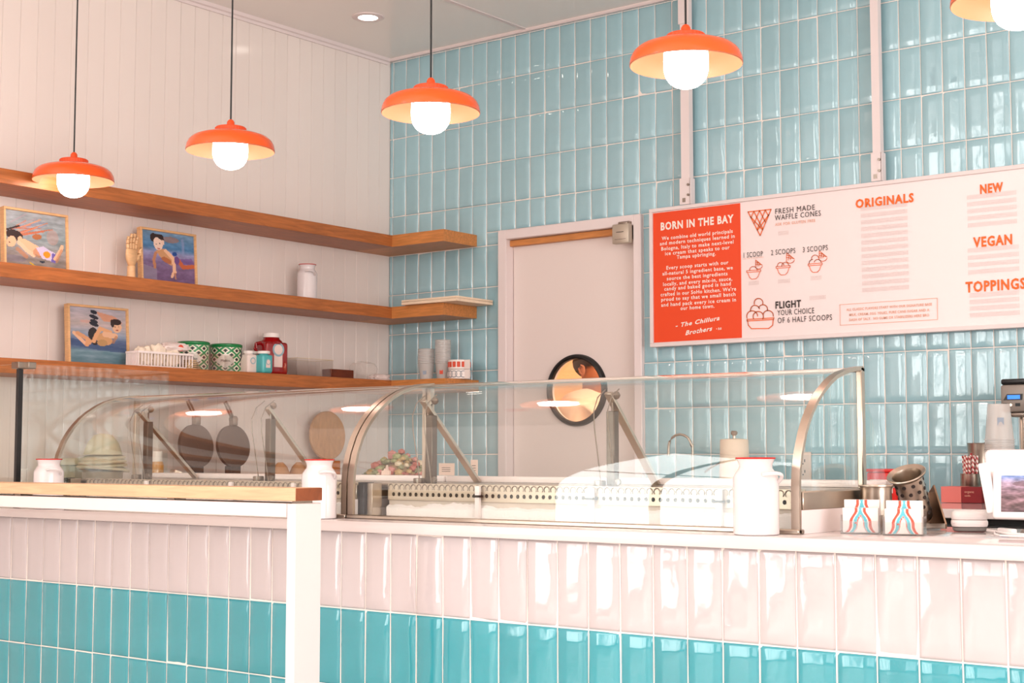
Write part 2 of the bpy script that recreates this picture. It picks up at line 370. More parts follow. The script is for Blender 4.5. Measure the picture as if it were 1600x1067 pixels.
def joined(meshes, rcs, parent, y, name, rr):
    bm = bmesh.new()
    for x0, x1, z0, z1 in rcs:
        n0 = len(bm.verts); bm.from_mesh(rr.choice(meshes)); bm.verts.ensure_lookup_table()
        M = Matrix.Translation(((x0+x1)/2, y, (z0+z1)/2)) @ Euler((rr.gauss(0, .006), 0, rr.gauss(0, .008))).to_matrix().to_4x4() @ Matrix.Diagonal((max(.05, (x1-x0-G)/(TP-G)), 1, max(.05, (z1-z0-G)/(RP-G)), 1))
        bmesh.ops.transform(bm, matrix=M, verts=bm.verts[n0:])
    me = bpy.data.meshes.new(name); bm.to_mesh(me); bm.free(); me.materials.append(meshes[0].materials[0])
    o = link(name, me, parent, kind='stuff'); return o
joined(TM, cand[300:], wb, 0, 'remaining_tiles', rt)
# ---- door with porthole
b = B()
for x0, x1 in ((FX0, DX0), (DX1, FX1)): b.box(x0, x1, -.022, .1, 0, FZ, .003, 1)
b.box(DX0-.002, DX1+.002, -.022, .1, DZ, FZ, .003, 1); dfr = b.obj('trim_3', WHITE, kind='structure')
dr = thing('door_1', None, None, kind='structure')
PX, PZ, PR = 1.162, 1.412, .150
bm = bmesh.new(); angs = sorted([2*PI*i/64 for i in range(64)]+[math.atan2(zz-PZ, xx-PX) % (2*PI) for xx in (DX0+.004, DX1-.004) for zz in (.006, DZ-.03)])
def edgept(a):
    c, n = math.cos(a), math.sin(a); ts = []
    if c > 1e-9: ts.append((DX1-.004-PX)/c)
    if c < -1e-9: ts.append((DX0+.004-PX)/c)
    if n > 1e-9: ts.append((DZ-.03-PZ)/n)
    if n < -1e-9: ts.append((.006-PZ)/n)
    t = min(ts); return PX+c*t, PZ+n*t
rings = []
for y in (.035, .056):
    rings.append([bm.verts.new((PX+PR*math.cos(a), y, PZ+PR*math.sin(a))) for a in angs]); rings.append([bm.verts.new((edgept(a)[0], y, edgept(a)[1])) for a in angs])
n = len(angs)
for i in range(n):
    j = (i+1) % n
    for a, c in ((0, 1), (2, 3), (0, 2), (1, 3)): bm.faces.new((rings[a][i], rings[a][j], rings[c][j], rings[c][i]))
bb = B(); bb.bm.free(); bb.bm = bm; bb.obj('door_leaf', mat('door_paint', (236, 220, 214), .4), dr, smooth=False)
RX = Matrix.Rotation(-PI/2, 4, 'X')
b = B(); b.lathe([(PR-.004, 0), (PR-.004, .02), (PR+.004, .026), (PR+.014, .022), (PR+.018, .012), (PR+.018, 0), (PR-.004, 0)], 64, (PX, .036, PZ), Matrix.Rotation(PI/2, 4, 'X'), cap=False)
b.obj('porthole_ring', mat('rubber_black', (22, 20, 20), .45), dr)
b = B(); b.lathe([(.001, 0), (PR, 0), (PR, .005), (.001, .005)], 48, (PX, .044, PZ), RX); b.obj('porthole_pane', GLASS, dr)
b = B(); b.box(DX0+.001, DX1-.001, .006, .034, DZ-.032, DZ-.002, .002, 1); b.obj('header_reflection', OAKX, dr)  # orange of the lamp reflected under the door recess, built as an oak-coloured strip
cp = at(976, 366, y=-.02)
cz = thing('door_closer', 'small beige metal door closer box at the top right of the white door', 'door closer', (cp.x, -.024, cp.z-.045))
b = B(); b.box(-.045, .045, -.032, 0, 0, .088, .004); b.obj('housing', mat('closer_beige', (190, 176, 160), .35, .5), cz)
b = B(); b.box(-.022, .018, -.0325, -.032, .05, .053); b.box(-.03, .03, -.0325, -.032, .018, .0195); b.obj('label_line', INKD, cz)
b = B(); b.box(-.02, .03, -.02, .02, .088, .1, .003); b.box(.028, .04, -.02, .04, .02, .1, .002); b.obj('arm', STEELD, cz)
# room behind the door
rb = thing('wall_backroom', None, None, kind='structure')
pe = mat('peach_wall', (250, 214, 178), .6)
b = B(); b.box(-.1, 2.6, 2.2, 2.3, 0, 2.7); b.box(-.1, 0, .1, 2.2, 0, 2.7); b.box(2.5, 2.6, .1, 2.2, 0, 2.7); b.obj('backroom_wall', pe, rb)
b = B(); b.box(-.1, 2.6, .1, 2.3, 2.7, 2.76); b.box(-.1, 2.6, .1, 2.3, -.1, 0); b.obj('backroom_slab', WHITE, rb)
l = bpy.data.lights.new('backroom_lamp', 'POINT'); l.energy = BACKROOM; l.color = (1, .80, .58); l.shadow_soft_size = .15; lo = bpy.data.objects.new('backroom_lamp', l); COL.objects.link(lo); lo.location = (1.9, .6, 2.4)
# ================================================================== COUNTER
CY = -2.71911; XC = .83643; ZF = .70653; ZT = .938
co = thing('service_counter', 'long service counter, white glazed tiles above teal tiles, under a white worktop', 'counter', (0, 0, 0))
b = B(); b.box(.022, 5.0, CY+.001, CY+.03, 0, .909); b.box(4.97, 5.0, CY+.03, -2.12, 0, .909); b.box(0.022, 4.97, -2.15, -2.12, 0, .909); b.obj('carcass', GROUT, co)
rt = random.Random(9); rest = []
for k in range(-10, 47):
    xa = max(0.022, XC+k*TP); xb = XC+(k+1)*TP
    if xb-xa < .01: continue
    for R in range(0, 5):
        zt = ZF+RP-R*RP; zb = max(0.002, zt-RP)
        if zt-zb < .006: continue
        px0 = at(0, 900, y=CY).x
        if R < 3: place(TMW if R == 0 else TMD, (xa, xb, zb, zt), co, CY, rt)
        else: rest.append((xa, xb, zb, zt))
joined(TMD, rest, co, CY, 'lower_tiles', rt)
b = B(); b.box(0.02, 5.03, CY-.03, -2.09, .9095, ZT, .003, 2); wt = b.obj('worktop', QUARTZ, None); tag(wt, 'glossy white worktop slab running along the top of the tiled counter', 'worktop')
# ================================================================== DISPLAY CASES
PROF = [(-2.652, .95), (-2.652, 1.0), (-2.651, 1.04), (-2.647, 1.075), (-2.637, 1.112), (-2.617, 1.157), (-2.60, 1.183), (-2.58, 1.207), (-2.555, 1.231), (-2.527, 1.252), (-2.49, 1.274), (-2.455, 1.29), (-2.42, 1.301), (-2.391, 1.307), (-2.355, 1.313), (-2.318, 1.317)]
def inset(d): 
    out = []
    for i in range(len(PROF)):
        a = Vector(PROF[max(i-1, 0)]); c = Vector(PROF[min(i+1, len(PROF)-1)]); t = (c-a).normalized(); out.append((PROF[i][0]+t.y*d, PROF[i][1]-t.x*d))
    return out
FROST = mat('frosted_metal', (214, 198, 186), .6, var=.08, bscale=50, bump=.4)
SNOW = mat('frost_ice', (246, 236, 234), .75, bump=.8, bscale=90)
DECK = mat('white_ledge', (246, 232, 230), .3)
def display_case(x0, x1, label, supports, divs, endglass):
    c = thing('display_case', label, 'display case', (0, .018, ZT)); z0 = ZT
    def O(bb, nm, mt, lab=None, kind=None): bb.xf(Matrix.Translation((0, 0, -z0))); return bb.obj(nm, mt, c, label=lab, kind=kind)
    b = B(); b.box(x0, x1, -2.245, -2.235, z0+.0005, .99); b.box(x1-.012, x1-.002, -2.642, -2.245, z0+.0005, .99); b.box(x0+.002, x0+.012, -2.642, -2.245, z0+.0005, .99); O(b, 'base_panel', DECK)
    b = B(); b.box(x0, x1, -2.24, -2.228, .99, 1.03); b.box(x1-.012, x1-.001, -2.635, -2.24, .99, 1.03, .002, 1); b.box(x0+.001, x0+.012, -2.635, -2.24, .99, 1.03, .002, 1); O(b, 'steel_band', STEEL)
    b = B(); b.box(x0, x1, -2.662, -2.632, z0+.0005, .949, .002, 1); O(b, 'front_sill', STEEL)
    b = B(); b.box(x0+.012, x1-.012, -2.632, -2.245, z0+.0005, .943); O(b, 'well_floor', FROST)
    b = B(); b.box(x0+.012, x1-.012, -2.555, -2.245, 1.022, 1.031, .002, 1); O(b, 'deck', STEEL)
    b = B(); b.box(x0, x1+(.02 if endglass else 0), -2.245, -2.175, 1.031, 1.049, .004, 2); O(b, 'service_ledge', DECK)
    # back wall of the well, grille, frost
    gy = -2.568
    b = B(); b.box(x0+.07, x1-.03, gy+.004, gy+.01, .943, 1.03); O(b, 'well_back', FROST)
    b = B(); n = int((x1-x0-.1)/.0205)
    pts = [(x0+.07, 1.034)]
    for i in range(n):
        pass
    b.box(x0+.07, x1-.03, gy-.002, gy+.004, .988, 1.034, .001, 1); O(b, 'air_grille', mat('grille_metal', (205, 188, 170), .35, .6))
    b = B(); b2 = B()
    for i in range(n):
        xx = x0+.082+i*.0205
        if xx > x1-.04: break
        b.lathe([(.0046, 0), (.0046, .0012)], 10, (xx+.01, gy-.0022, 1.004), Matrix.Rotation(PI/2, 4, 'X') @ Matrix.Diagonal((1, 1.2, 1, 1)))
        b2.tube([(xx+.0085*math.cos(a), gy-.003, 1.022+.009*math.sin(a)) for a in [PI*k/5 for k in range(-1, 7)]], .0014, 4)
    O(b, 'grille_hole', BLACK, kind='stuff'); O(b2, 'scallop_ridge', STEELD, kind='stuff')
    # frost with a ragged upper edge
    bm = bmesh.new(); N_ = int((x1-x0-.1)/.008); V = []
    for i in range(N_+1):
        xx = x0+.07+i*.008; h = .977+.010*noise.noise(Vector((xx*14, 1, 0)))+.006*noise.noise(Vector((xx*60, 3, 0)))+.006*noise.noise(Vector((xx*4, 9, 0)))
        V.append([bm.verts.new((xx, gy-.006-.004*abs(noise.noise(Vector((xx*40, k, 0)))), .9435+(h-.9435)*t)) for k, t in enumerate((0, .4, .8))]+[bm.verts.new((xx, gy+.0035, h))])
    for a, e in zip(V, V[1:]):
        for k in range(3): f = bm.faces.new((a[k], e[k], e[k+1], a[k+1])); f.smooth = True
    bb = B(); bb.bm.free(); bb.bm = bm; O(bb, 'frost', SNOW)
    for x in divs:
        b = B(); b.box(x-.007, x+.007, gy-.018, gy-.008, .9435, 1.03, .001, 1); O(b, 'pan_divider', DECK)
        b = B(); b.box(x-.014, x+.010, gy-.019, gy-.004, 1.000, 1.006); O(b, 'divider_clip', BLACK)
    # left end pieces behind the glass
    b = B(); b.box(x0+.012, x0+.036, -2.628, -2.588, .9435, 1.036, .001, 1); O(b, 'black_end_block', mat('matt_black', (12, 11, 12), .8))
    b = B(); b.box(x0+.038, x0+.058, -2.62, -2.58, .9435, 1.034, .001, 1); O(b, 'steel_pillar', STEEL)
    # glass
    b = B(); b.sheet(PROF, .005, x0+.026, x1-.026); O(b, 'curved_glass', GLASS)
    # frames (bent strips) and rear posts
    for xa, xb in ((x0, x0+.020), (x1-.020, x1)):
        pr = [(-2.655, ZT+.001)]+[(y-.004*(i < 12), z+.003) for i, (y, z) in enumerate(PROF)]
        b = B(); b.sheet(pr, .009, xa, xb); O(b, 'arched_frame', STEEL)
    for xa in (x0, x1-.014):
        b = B(); b.box(xa, xa+.014, -2.33, -2.31, 1.031, 1.318, .002, 1); O(b, 'rear_post', STEEL)
    b = B(); b.box(x0, x1, -2.322, -2.31, 1.306, 1.317, .002, 1); O(b, 'top_rail', STEEL)
    if endglass:
        b = B(); b.prism(inset(.012)[1:]+[(-2.318, 1.031), (-2.62, 1.031)], x1-.016, x1-.011, 'x'); O(b, 'end_glass', GLASS)
        b = B(); b.prism([(-2.309, 1.30), (-2.309, 1.05), (-2.178, 1.05)], x1-.014, x1-.009, 'x'); O(b, 'rear_wing_glass', GLASS2)
    for (x, ty, tz) in supports:
        b = B(); b.box(x-.012, x+.012, -2.468, -2.444, 1.031, 1.222, .002, 1); O(b, 'support_post', mat('post_dark', (104, 94, 86), .35, 1))
        d = Vector((0, -2.25-ty, 1.032-tz)); L = d.length; ang = math.atan2(d.z, d.y)
        b = B(); b.box(-.011, .011, 0, L, -.005, .005, .001, 1); b.xf(Matrix.Translation((x, ty, tz)) @ Matrix.Rotation(ang, 4, 'X')); O(b, 'support_strut', STEEL)
        b = B(); b.lathe([(.001, -.011), (.007, -.008), (.011, 0), (.007, .008), (.001, .011)], 16, (x+.012, -2.456, 1.262)); b.tube([(x, -2.456, 1.222), (x, -2.456, 1.25), (x+.012, -2.456, 1.262)], .003, 6); O(b, 'ball_knob', STEELD)
        for dx in (-.012, .030):
            b = B(); b.tube([(x+dx, -2.47, 1.277), (x+dx, -2.505, 1.255), (x+dx, -2.522, 1.22), (x+dx, -2.52, 1.18), (x+dx, -2.505, 1.11), (x+dx, -2.49, 1.032)], .0016, 6); O(b, 'divider_glass_edge', STEELD)
        b = B(); b.box(x-.03, x-.01, -2.50, -2.47, 1.031, 1.047, .003); O(b, 'floor_clamp', STEELD)
        b = B(); b.lathe([(.008, 0), (.008, .008)], 12, (x+.035, -2.48, 1.043), Matrix.Rotation(PI/2, 4, 'X')); O(b, 'clamp_screw', STEELD)
    return c
display_case(2.291, 3.652, 'curved glass ice cream display case, the nearer right-hand one, beside the tablet end', [(2.42, -2.492, 1.262), (3.03, -2.475, 1.268)], (2.69, 3.05, 3.41), True)
display_case(.93, 2.286, 'curved glass ice cream display case, the farther left-hand one, behind the oak rail', [(1.175, -2.50, 1.258), (1.765, -2.47, 1.255)], (1.33, 1.73, 2.0), False)
# glass partition at the left end
gp = thing('glass_partition', 'low clear glass partition with a black edge post, left of the display cases', 'glass partition', (.88, -2.42, ZT+.001))
b = B(); b.box(-.004, .004, -.303, .30, 0, .472); b.obj('glass_panel', GLASS2, gp)
b = B(); b.box(-.86, -.012, -.31, -.302, 0, .472); b.obj('glass_panel', GLASS2, gp)
b = B(); b.box(-.006, .008, -.322, -.304, 0, .455, .001, 1); b.obj('edge_post', BLACKM, gp)
b = B(); b.box(-.03, .012, -.326, -.296, .456, .478, .002, 1); b.box(-.008, .03, -.30, -.27, .456, .478, .002, 1); b.obj('corner_clip', STEELD, gp)
# ================================================================== RAIL IN FRONT
rl = thing('queue_rail', 'white steel rail with a pale oak cap standing in front of the tiled counter', 'rail', (2.48, -2.985, 0))
b = B(); b.box(-2.2, .017, -.045, .045, .998, 1.03, .002, 1); b.obj('oak_cap', BEECHX, rl)
b = B(); b.box(.0171, .019, -.0445, .0445, .9985, 1.0295, .0005, 1); b.obj('end_grain', mat('end_grain_brown', (138, 74, 42), .5, var=.2, grain=(20, 4, 4)), rl)
b = B(); b.box(-2.2, -.015, -.045, .045, .958, .992, .002, 1); b.obj('top_bar', WHITE, rl)
b = B(); b.box(-.013, .017, -.045, .045, 0, .992, .002, 1); b.obj('post', WHITE, rl)
b = B(); b.box(-2.2, -2.17, -.045, .045, 0, .957, .002, 1); b.obj('post', WHITE, rl)
b = B(); [b.box(x, x+.03, -.02, .02, .992, .998) for x in (-1.9, -1.2, -.5, -.02)]; b.obj('spacer', STEELD, rl)
# ================================================================== SHELVES
D = .256
for nm, zt, xe, lab in (('wall_shelf', 2.1886, .5871, 'topmost oak shelf, empty, turning the corner onto the teal wall'), ('wall_shelf', 1.8345, .5871, 'middle oak corner shelf carrying two framed pictures and a wooden hand'), ('wall_shelf', 1.475, .60, 'lowest oak corner shelf carrying the canisters and jars')):
    s_ = thing(nm, lab, 'shelf', (0, 0, zt-.057))
    b = B(); b.box(.002, D, -4.6, -D, 0, .057, .0015, 1); b.obj('shelf_board', OAKY, s_)
    b = B(); b.prism([(.002, -.004), (xe, -.004), (xe, -D), (D-.0, -D), (.002, -D+.001)], 0, .057, 'z'); b.obj('corner_board', OAKX, s_)
exec_after = []
# ================================================================== MENU BOARD
BY = -.05
X0, X1, Z0, Z1 = 1.62, 3.95, 1.587, 2.203
mb = thing('menu_board', 'large white menu board with an orange left panel on the teal wall', 'menu board', (X0, BY, Z0))
def MB(x): return x-X0
W_ = X1-X0; H_ = Z1-Z0; fw = .016
b = B(); b.box(fw, W_-fw, .004, .04, fw, H_-fw); b.obj('board_face', mat('board_white', (247, 228, 226), .22), mb)
b = B(); b.box(0, W_, -.006, .042, 0, fw, .001, 1); b.box(0, W_, -.006, .042, H_-fw, H_, .001, 1); b.box(0, fw, -.006, .042, fw, H_-fw, .001, 1); b.box(W_-fw, W_, -.006, .042, fw, H_-fw, .001, 1); b.obj('board_frame', WHITE, mb)
pa = at(1156, 322, y=BY); b = B(); b.box(fw+.001, pa.x-X0, .0015, .004, fw+.004, H_-fw-.004); b.obj('orange_panel', REDP, mb)
def T(s, px, py, capz, mt, al='CENTER', bold=0, width=None, y=.0008, sp=1.14, xs=1):
    """lettering whose baseline middle (or left end) sits where the board shows it"""
    p = at(px, py, y=BY); c = text(s, capz*1.06/.7, (p.x-X0, y, p.z-Z0), mb, mt, al, bold, sp, width, xs=xs); return c
def wpx(px0, px1, py): return at(px1, py, y=BY).x-at(px0, py, y=BY).x
T('BORN IN THE BAY', 1087.5, 353.5, .031, INKW, bold=.006*.3, width=wpx(1031, 1145, 350))
para = [('We combine old world principals', 369.5, 1033, 1144), ('and modern techniques learned in', 377.5, 1030, 1147), ('Bologna, Italy to make next-level', 386, 1032, 1145), ('ice cream that speaks to our', 394, 1038, 1139), ('Tampa upbringing.', 401.5, 1057, 1118),
        ('Every scoop starts with our', 417, 1040, 1137), ('all-natural 5 ingredient base, we', 425.5, 1034, 1144), ('source the best ingredients', 434, 1041, 1136), ('locally, and every mix-in, sauce,', 442.5, 1035, 1143), ('candy and baked good is hand', 450, 1037, 1141),
        ("crafted in our SoHo kitchen. We're", 458.5, 1031, 1149), ('proud to say that we small batch', 466.5, 1032, 1148), ('and hand pack every ice cream in', 475, 1032, 1149), ('our home town.', 482.5, 1063, 1116)]
for s, py, a, e in para: T(s, (a+e)/2, py, .0150, INKW, bold=.00045, width=wpx(a, e, py))
SL = None
def script(s, px, py, cap, wd):
    o = T(s, px, py, cap, INKW, bold=.0008, width=wd); me = o.data; n = len(me.vertices); co = np.zeros(n*3); me.vertices.foreach_get('co', co); co = co.reshape(n, 3); co[:, 0] += co[:, 2]*.35; co[:, 2] += co[:, 0]*.10; me.vertices.foreach_set('co', co.ravel())
script('- The Chillura', 1089, 506, .017, wpx(1053, 1122, 505)); script('Brothers', 1091, 520, .018, wpx(1070, 1111, 518)); T('• 5:5', 1123, 515, .008, INKW, bold=.0006)
T('FRESH MADE', 1210.5, 334.5, .021, INKD, 'LEFT', 0, wpx(1210.5, 1272.5, 330)); T('WAFFLE CONES', 1210.5, 344.5, .021, INKD, 'LEFT', 0, wpx(1210.5, 1282.5, 340)); T('ASK FOR GLUTEN FREE', 1211, 353, .011, INKP, 'LEFT', .0002, wpx(1211, 1274, 350))
T('1 SCOOP', 1176, 401.5, .021, INKD, width=wpx(1161, 1191, 398)); T('2 SCOOPS', 1223.5, 397, .021, INKD, width=wpx(1205, 1243, 394)); T('3 SCOOPS', 1273.5, 392.5, .021, INKD, width=wpx(1254, 1293, 390))
T('UP TO 2 FLAVORS', 1176.5, 404, .005, INKP, width=wpx(1161, 1193, 403))
T('FLIGHT', 1211, 482, .027, INKD, 'LEFT', .0012, wpx(1211, 1251, 475)); T('YOUR CHOICE', 1214.5, 493, .022, INKD, 'LEFT', 0, wpx(1214.5, 1272, 490)); T('OF 6 HALF SCOOPS', 1214.5, 505, .022, INKD, 'LEFT', 0, wpx(1214.5, 1299.5, 500))
T('ORIGINALS', 1381.5, 320, .032, INKO, bold=.0018, width=wpx(1336, 1427, 312), sp=1.15); T('NEW', 1548.5, 300.5, .032, INKO, bold=.0018, width=wpx(1531, 1567, 294)); T('VEGAN', 1551.5, 383.5, .035, INKO, bold=.0018, width=wpx(1521, 1582, 376)); T('TOPPINGS', 1555, 453.5, .037, INKO, bold=.0018, width=wpx(1508, 1602, 446))
bx = [(1312, 476), (1464, 467), (1467, 499), (1314, 508)]
bp = [(at(a, c, y=BY).x-X0, at(a, c, y=BY).z-Z0) for a, c in bx]; x0_, x1_ = bp[0][0], bp[1][0]; zt_, zb_ = bp[0][1], bp[3][1]
ribbon([[(x0_, zt_), (x1_, zt_), (x1_, zb_), (x0_, zb_), (x0_, zt_)]], .002, mb, INKP, .0008, 'note_border')
for s, py in (('ALL CLASSIC FLAVORS START WITH OUR SIGNATURE BASE', 481.5), ('MILK, CREAM, EGG YOLKS, PURE CANE SUGAR AND A', 490), ('DASH OF SALT.  NO GUMS OR STABILIZERS HERE BRO', 498)): T(s, 1388, py, .0095, INKP, bold=.0003, width=(x1_-x0_)*(.88 if py < 485 else .82))
def dots(px0, px1, pya, pyb, rows, nm='letter_track_rows', mt=INKG):
    """rows of the little slots of a letter board, three lines to a row"""
    a = at(px0, pya, y=BY); c = at(px1, pya, y=BY); zb = at(px0, pyb, y=BY).z; b = B(); n = int((c.x-a.x)/.0062)
    for r in range(rows):
        zz = a.z+(zb-a.z)*(r/(max(rows-1, 1)))
        for k in range(4):
            for i in range(n):
                x = a.x-X0+i*.0062; z = zz-Z0+(k-1.5)*.0044
                b.bm.faces.new([b.bm.verts.new((x+u, .001, z+v)) for u, v in ((0, 0), (.0026, 0), (.0026, .0018), (0, .0018))])
    b.obj(nm, mt, mb, smooth=False, kind='stuff')
dots(1345, 1419, 327, 454, 13); dots(1511, 1590, 309, 353, 5); dots(1512, 1594, 392, 426, 4); dots(1515, 1596, 462, 493, 4)
dots(1216, 1234, 365, 366, 1); dots(1170, 1188, 443, 444, 1); dots(1216, 1236, 440, 441, 1); dots(1267, 1286, 435, 436, 1); dots(1265, 1292, 466, 467, 1)
# line drawings, in a local frame of pixels of the board
def draw(paths, ref, wd, mt=INKO, nm='line_drawing'):
    out = []
    for pts in paths: out.append([((lambda q: (q.x-X0, q.z-Z0))(at(*p, y=BY))) for p in pts])
    ribbon(out, wd, mb, mt, .0008, nm)
# big cone
A_, B_, C_ = (1168.5, 331), (1204.5, 327), (1187.5, 368)
def lerp(a, c, t): return (a[0]+(c[0]-a[0])*t, a[1]+(c[1]-a[1])*t)
P = [[A_, B_, C_, A_]]
for t in (.25, .5, .75): P.append([lerp(A_, B_, t), lerp(C_, B_, t)]); P.append([lerp(A_, B_, t), lerp(C_, A_, 1-t)])
for t in (.2,): P.append([lerp(A_, C_, t), lerp(B_, C_, .78)]); P.append([lerp(B_, C_, t), lerp(A_, C_, .78)])
draw(P, None, .0042, nm='waffle_cone_drawing')
def arc(cx, cy, r, a0, a1, n=14): return [(cx+r*math.cos(math.radians(a0+(a1-a0)*i/n)), cy-r*math.sin(math.radians(a0+(a1-a0)*i/n))) for i in range(n+1)]
def cup(cx, cy, s, balls):
    """cup with its rim middle at (cx, cy), half width s"""
    P = [[(cx-s, cy-.1*s), (cx+s, cy-.25*s), (cx+s, cy), (cx-s, cy+.15*s), (cx-s, cy-.1*s)], [(cx-s*.85, cy+.2*s), (cx-s*.6, cy+.85*s), (cx-s*.3, cy+1.1*s), (cx+s*.3, cy+1.05*s), (cx+s*.6, cy+.75*s), (cx+s*.85, cy+.1*s)]]
    for bx, by, br, a0, a1 in balls: P.append(arc(cx+bx*s, cy+by*s, br*s, a0, a1))
    return P
def wedge(cx, cy, s):
    a, c, d = (cx-s*.5, cy-s), (cx+s, cy+s*.2), (cx-s*.55, cy+s*.5)
    P = [[a, c], arc(cx+.15*s, cy+.1*s, s*.92, -20, -150, 6), [a, d]]
    for t in (.3, .6): P.append([lerp(a, c, t), lerp(d, c, t*.8)]); P.append([lerp(a, d, t), lerp(a, c, t+.3)])
    return P
draw(cup(1177.5, 424, 11, [(-.05, -.15, .55, -5, 185)])+wedge(1184, 413, 7), None, .0026, nm='cup_drawing')
draw(cup(1223.5, 417.5, 11, [(-.35, -.2, .48, 10, 190), (.3, -.2, .5, 0, 190)])+wedge(1233, 403, 8), None, .0026, nm='cup_drawing')
draw(cup(1273.5, 413.5, 11, [(-.35, -.25, .5, 90, 190), (.35, -.25, .5, 0, 170), (-.0, -.85, .52, 10, 200)])+wedge(1284, 400, 8), None, .0026, nm='cup_drawing')
draw([[(1167, 499), (1209, 496.5), (1208.5, 499), (1167, 501.5), (1167, 499)], [(1168, 501), (1169, 508), (1174, 513.5), (1201, 513), (1207, 508), (1208, 499)], arc(1175, 494, 8.5, 0, 200), arc(1184.5, 494.5, 8, -30, 210), arc(1200, 493, 8, -10, 170), arc(1179.5, 484, 7, 10, 200), arc(1192, 483, 7, -20, 160), arc(1185, 473, 6.8, -20, 200)], None, .0038, nm='scoop_basket_drawing')
# hanging struts
for (pl, pr_) in ((1063.5, 1079.5), (1362.5, 1377.5)):
    xa, xb = at(pl, 200, y=BY).x, at(pr_, 200, y=BY).x; xm = (xa+xb)/2; hw = (xb-xa)/2*.82
    left = pl < 1200
    s_ = thing('hanging_strut', 'white steel strut from the ceiling to the menu board, behind the fourth lamp' if left else 'white steel strut from the ceiling to the menu board, right of the fourth lamp', 'strut', (xm, -.045, Z1+.001), group=None)
    b = B(); b.box(-hw, hw, -.012, -.006, .05, ZC-Z1-.031); b.box(-hw, -hw+.005, -.006, .02, .05, ZC-Z1-.031); b.box(hw-.005, hw, -.006, .02, .05, ZC-Z1-.031); b.obj('channel', WHITE, s_)
    b = B(); b.box(-hw-.006, hw+.006, -.018, -.012, 0, .115, .001, 1); b.box(hw+.002, hw+.008, -.018, .02, 0, .115, .001, 1); b.obj('bracket_plate', WHITE, s_)
    b = B(); b.box(-hw-.006, hw+.006, -.018, -.012, ZC-Z1-.15, ZC-Z1-.032, .001, 1); b.obj('ceiling_bracket', WHITE, s_)
    b = B()
    for z in (.04, .085): b.lathe([(.006, 0), (.006, .006)], 8, (hw-.003, -.018, z), Matrix.Rotation(PI/2, 4, 'X'))
    b.box(-.012, .003, -.0195, -.018, .01, .028); b.obj('bolt', STEELD, s_)
# ================================================================== LAMPS
lamp_x = [(.39, 'pendant lamp with an orange dome shade, leftmost, in front of the top shelf', (115, 268)), (1.29, 'pendant lamp with an orange dome shade, second from the left, over the white planks', (360, 229)), (2.20, 'pendant lamp with an orange dome shade, middle one, by the room corner', (673, 180)), (3.11, 'pendant lamp with an orange dome shade, fourth from the left, above the door and board', (1072, 103)), (4.01, 'pendant lamp with an orange dome shade, cut off at the top right corner', (1591, 8))]
LY = -2.2; R_ = .15
def make_lamp(label, loc):
    t = thing('pendant_lamp', label, 'pendant lamp', loc, 0, 'orange pendant lamps over the counter')
    prof = [(.152, 0), (.1518, .006), (.149, .020), (.142, .034), (.129, .046), (.110, .0535), (.08, .0565), (.052, .0575)]
    b = B(); b.lathe(prof+[(.05, .0575)]+[(r-.002, z-.0025) for r, z in prof[::-1]]+[prof[0]], 56, cap=False)
    o = b.obj('shade', ORANGE, t); o.data.materials.append(PEACH)
    for f in o.data.polygons:
        if f.normal.z < -.05 or (f.center.z < .06 and Vector((f.center.x, f.center.y, 0)).dot(f.normal) < 0): f.material_index = 1
    b = B(); n = 72; bm = b.bm; ra = []
    for z, dr in ((.0575, 0), (.079, 0)):
        ra.append([bm.verts.new(((.052+(.0 if i % 2 else .0018))*math.cos(2*PI*i/n), (.052+(.0 if i % 2 else .0018))*math.sin(2*PI*i/n), z)) for i in range(n)])
    for i in range(n): bm.faces.new((ra[0][i], ra[0][(i+1) % n], ra[1][(i+1) % n], ra[1][i]))
    bm.faces.new(ra[1]); bm.faces.new(ra[0][::-1]); b.lathe([(.053, .079), (.05, .082), (.02, .084)], 40); b.obj('ribbed_neck', RIBO, t)
    b = B(); b.lathe([(.013, .083), (.013, .10), (.009, .107), (.004, .11)], 20); b.obj('cable_cap', RIBO, t)
    pr = [(.056, .055), (.0595, .03), (.0605, 0), (.0595, -.018), (.055, -.034), (.046, -.048), (.033, -.058), (.018, -.0635), (.001, -.065)]
    b = B(); b.lathe(pr, 40, cap=False); b.obj('glass_bulb', MILK, t)
    zt = ZC-loc[2]
    b = B(); b.tube([(0, 0, .11), (0, 0, zt-.02)], .003, 8); b.obj('cord', BLACK, t)
    b = B(); b.lathe([(.055, zt-.022), (.06, zt-.018), (.06, zt-.0005)], 32); b.obj('ceiling_cup', RIBO, t)
    return t
lx0 = at(*lamp_x[0][2], y=LY); first = make_lamp(lamp_x[0][1], (lx0.x, LY, 2.156))
for x, lab, pix in lamp_x[1:]:
    p = at(*pix, y=LY); dup(first, (p.x, LY, 2.156), 0, lab)
# recessed downlights
def downlight(x, y, lab):
    t = thing('downlight', lab, 'downlight', (x, y, ZC-.0005), group='recessed ceiling downlights')
    b = B(); b.lathe([(.046, -.006), (.06, -.008), (.075, -.004), (.076, 0), (.046, 0), (.046, -.006)], 40, cap=False); b.obj('trim_ring', WHITE, t)
    b = B(); b.lathe([(.001, -.003), (.046, -.004), (.046, -.001), (.001, -.001)], 32, cap=False); b.obj('lit_lens', mat('lit_lens', (255, 244, 232), .3, emit=DOWN), t); return t
p = at(575, 26, z=ZC); downlight(p.x, p.y, 'round white recessed ceiling light near the wall corner, above the shelves')
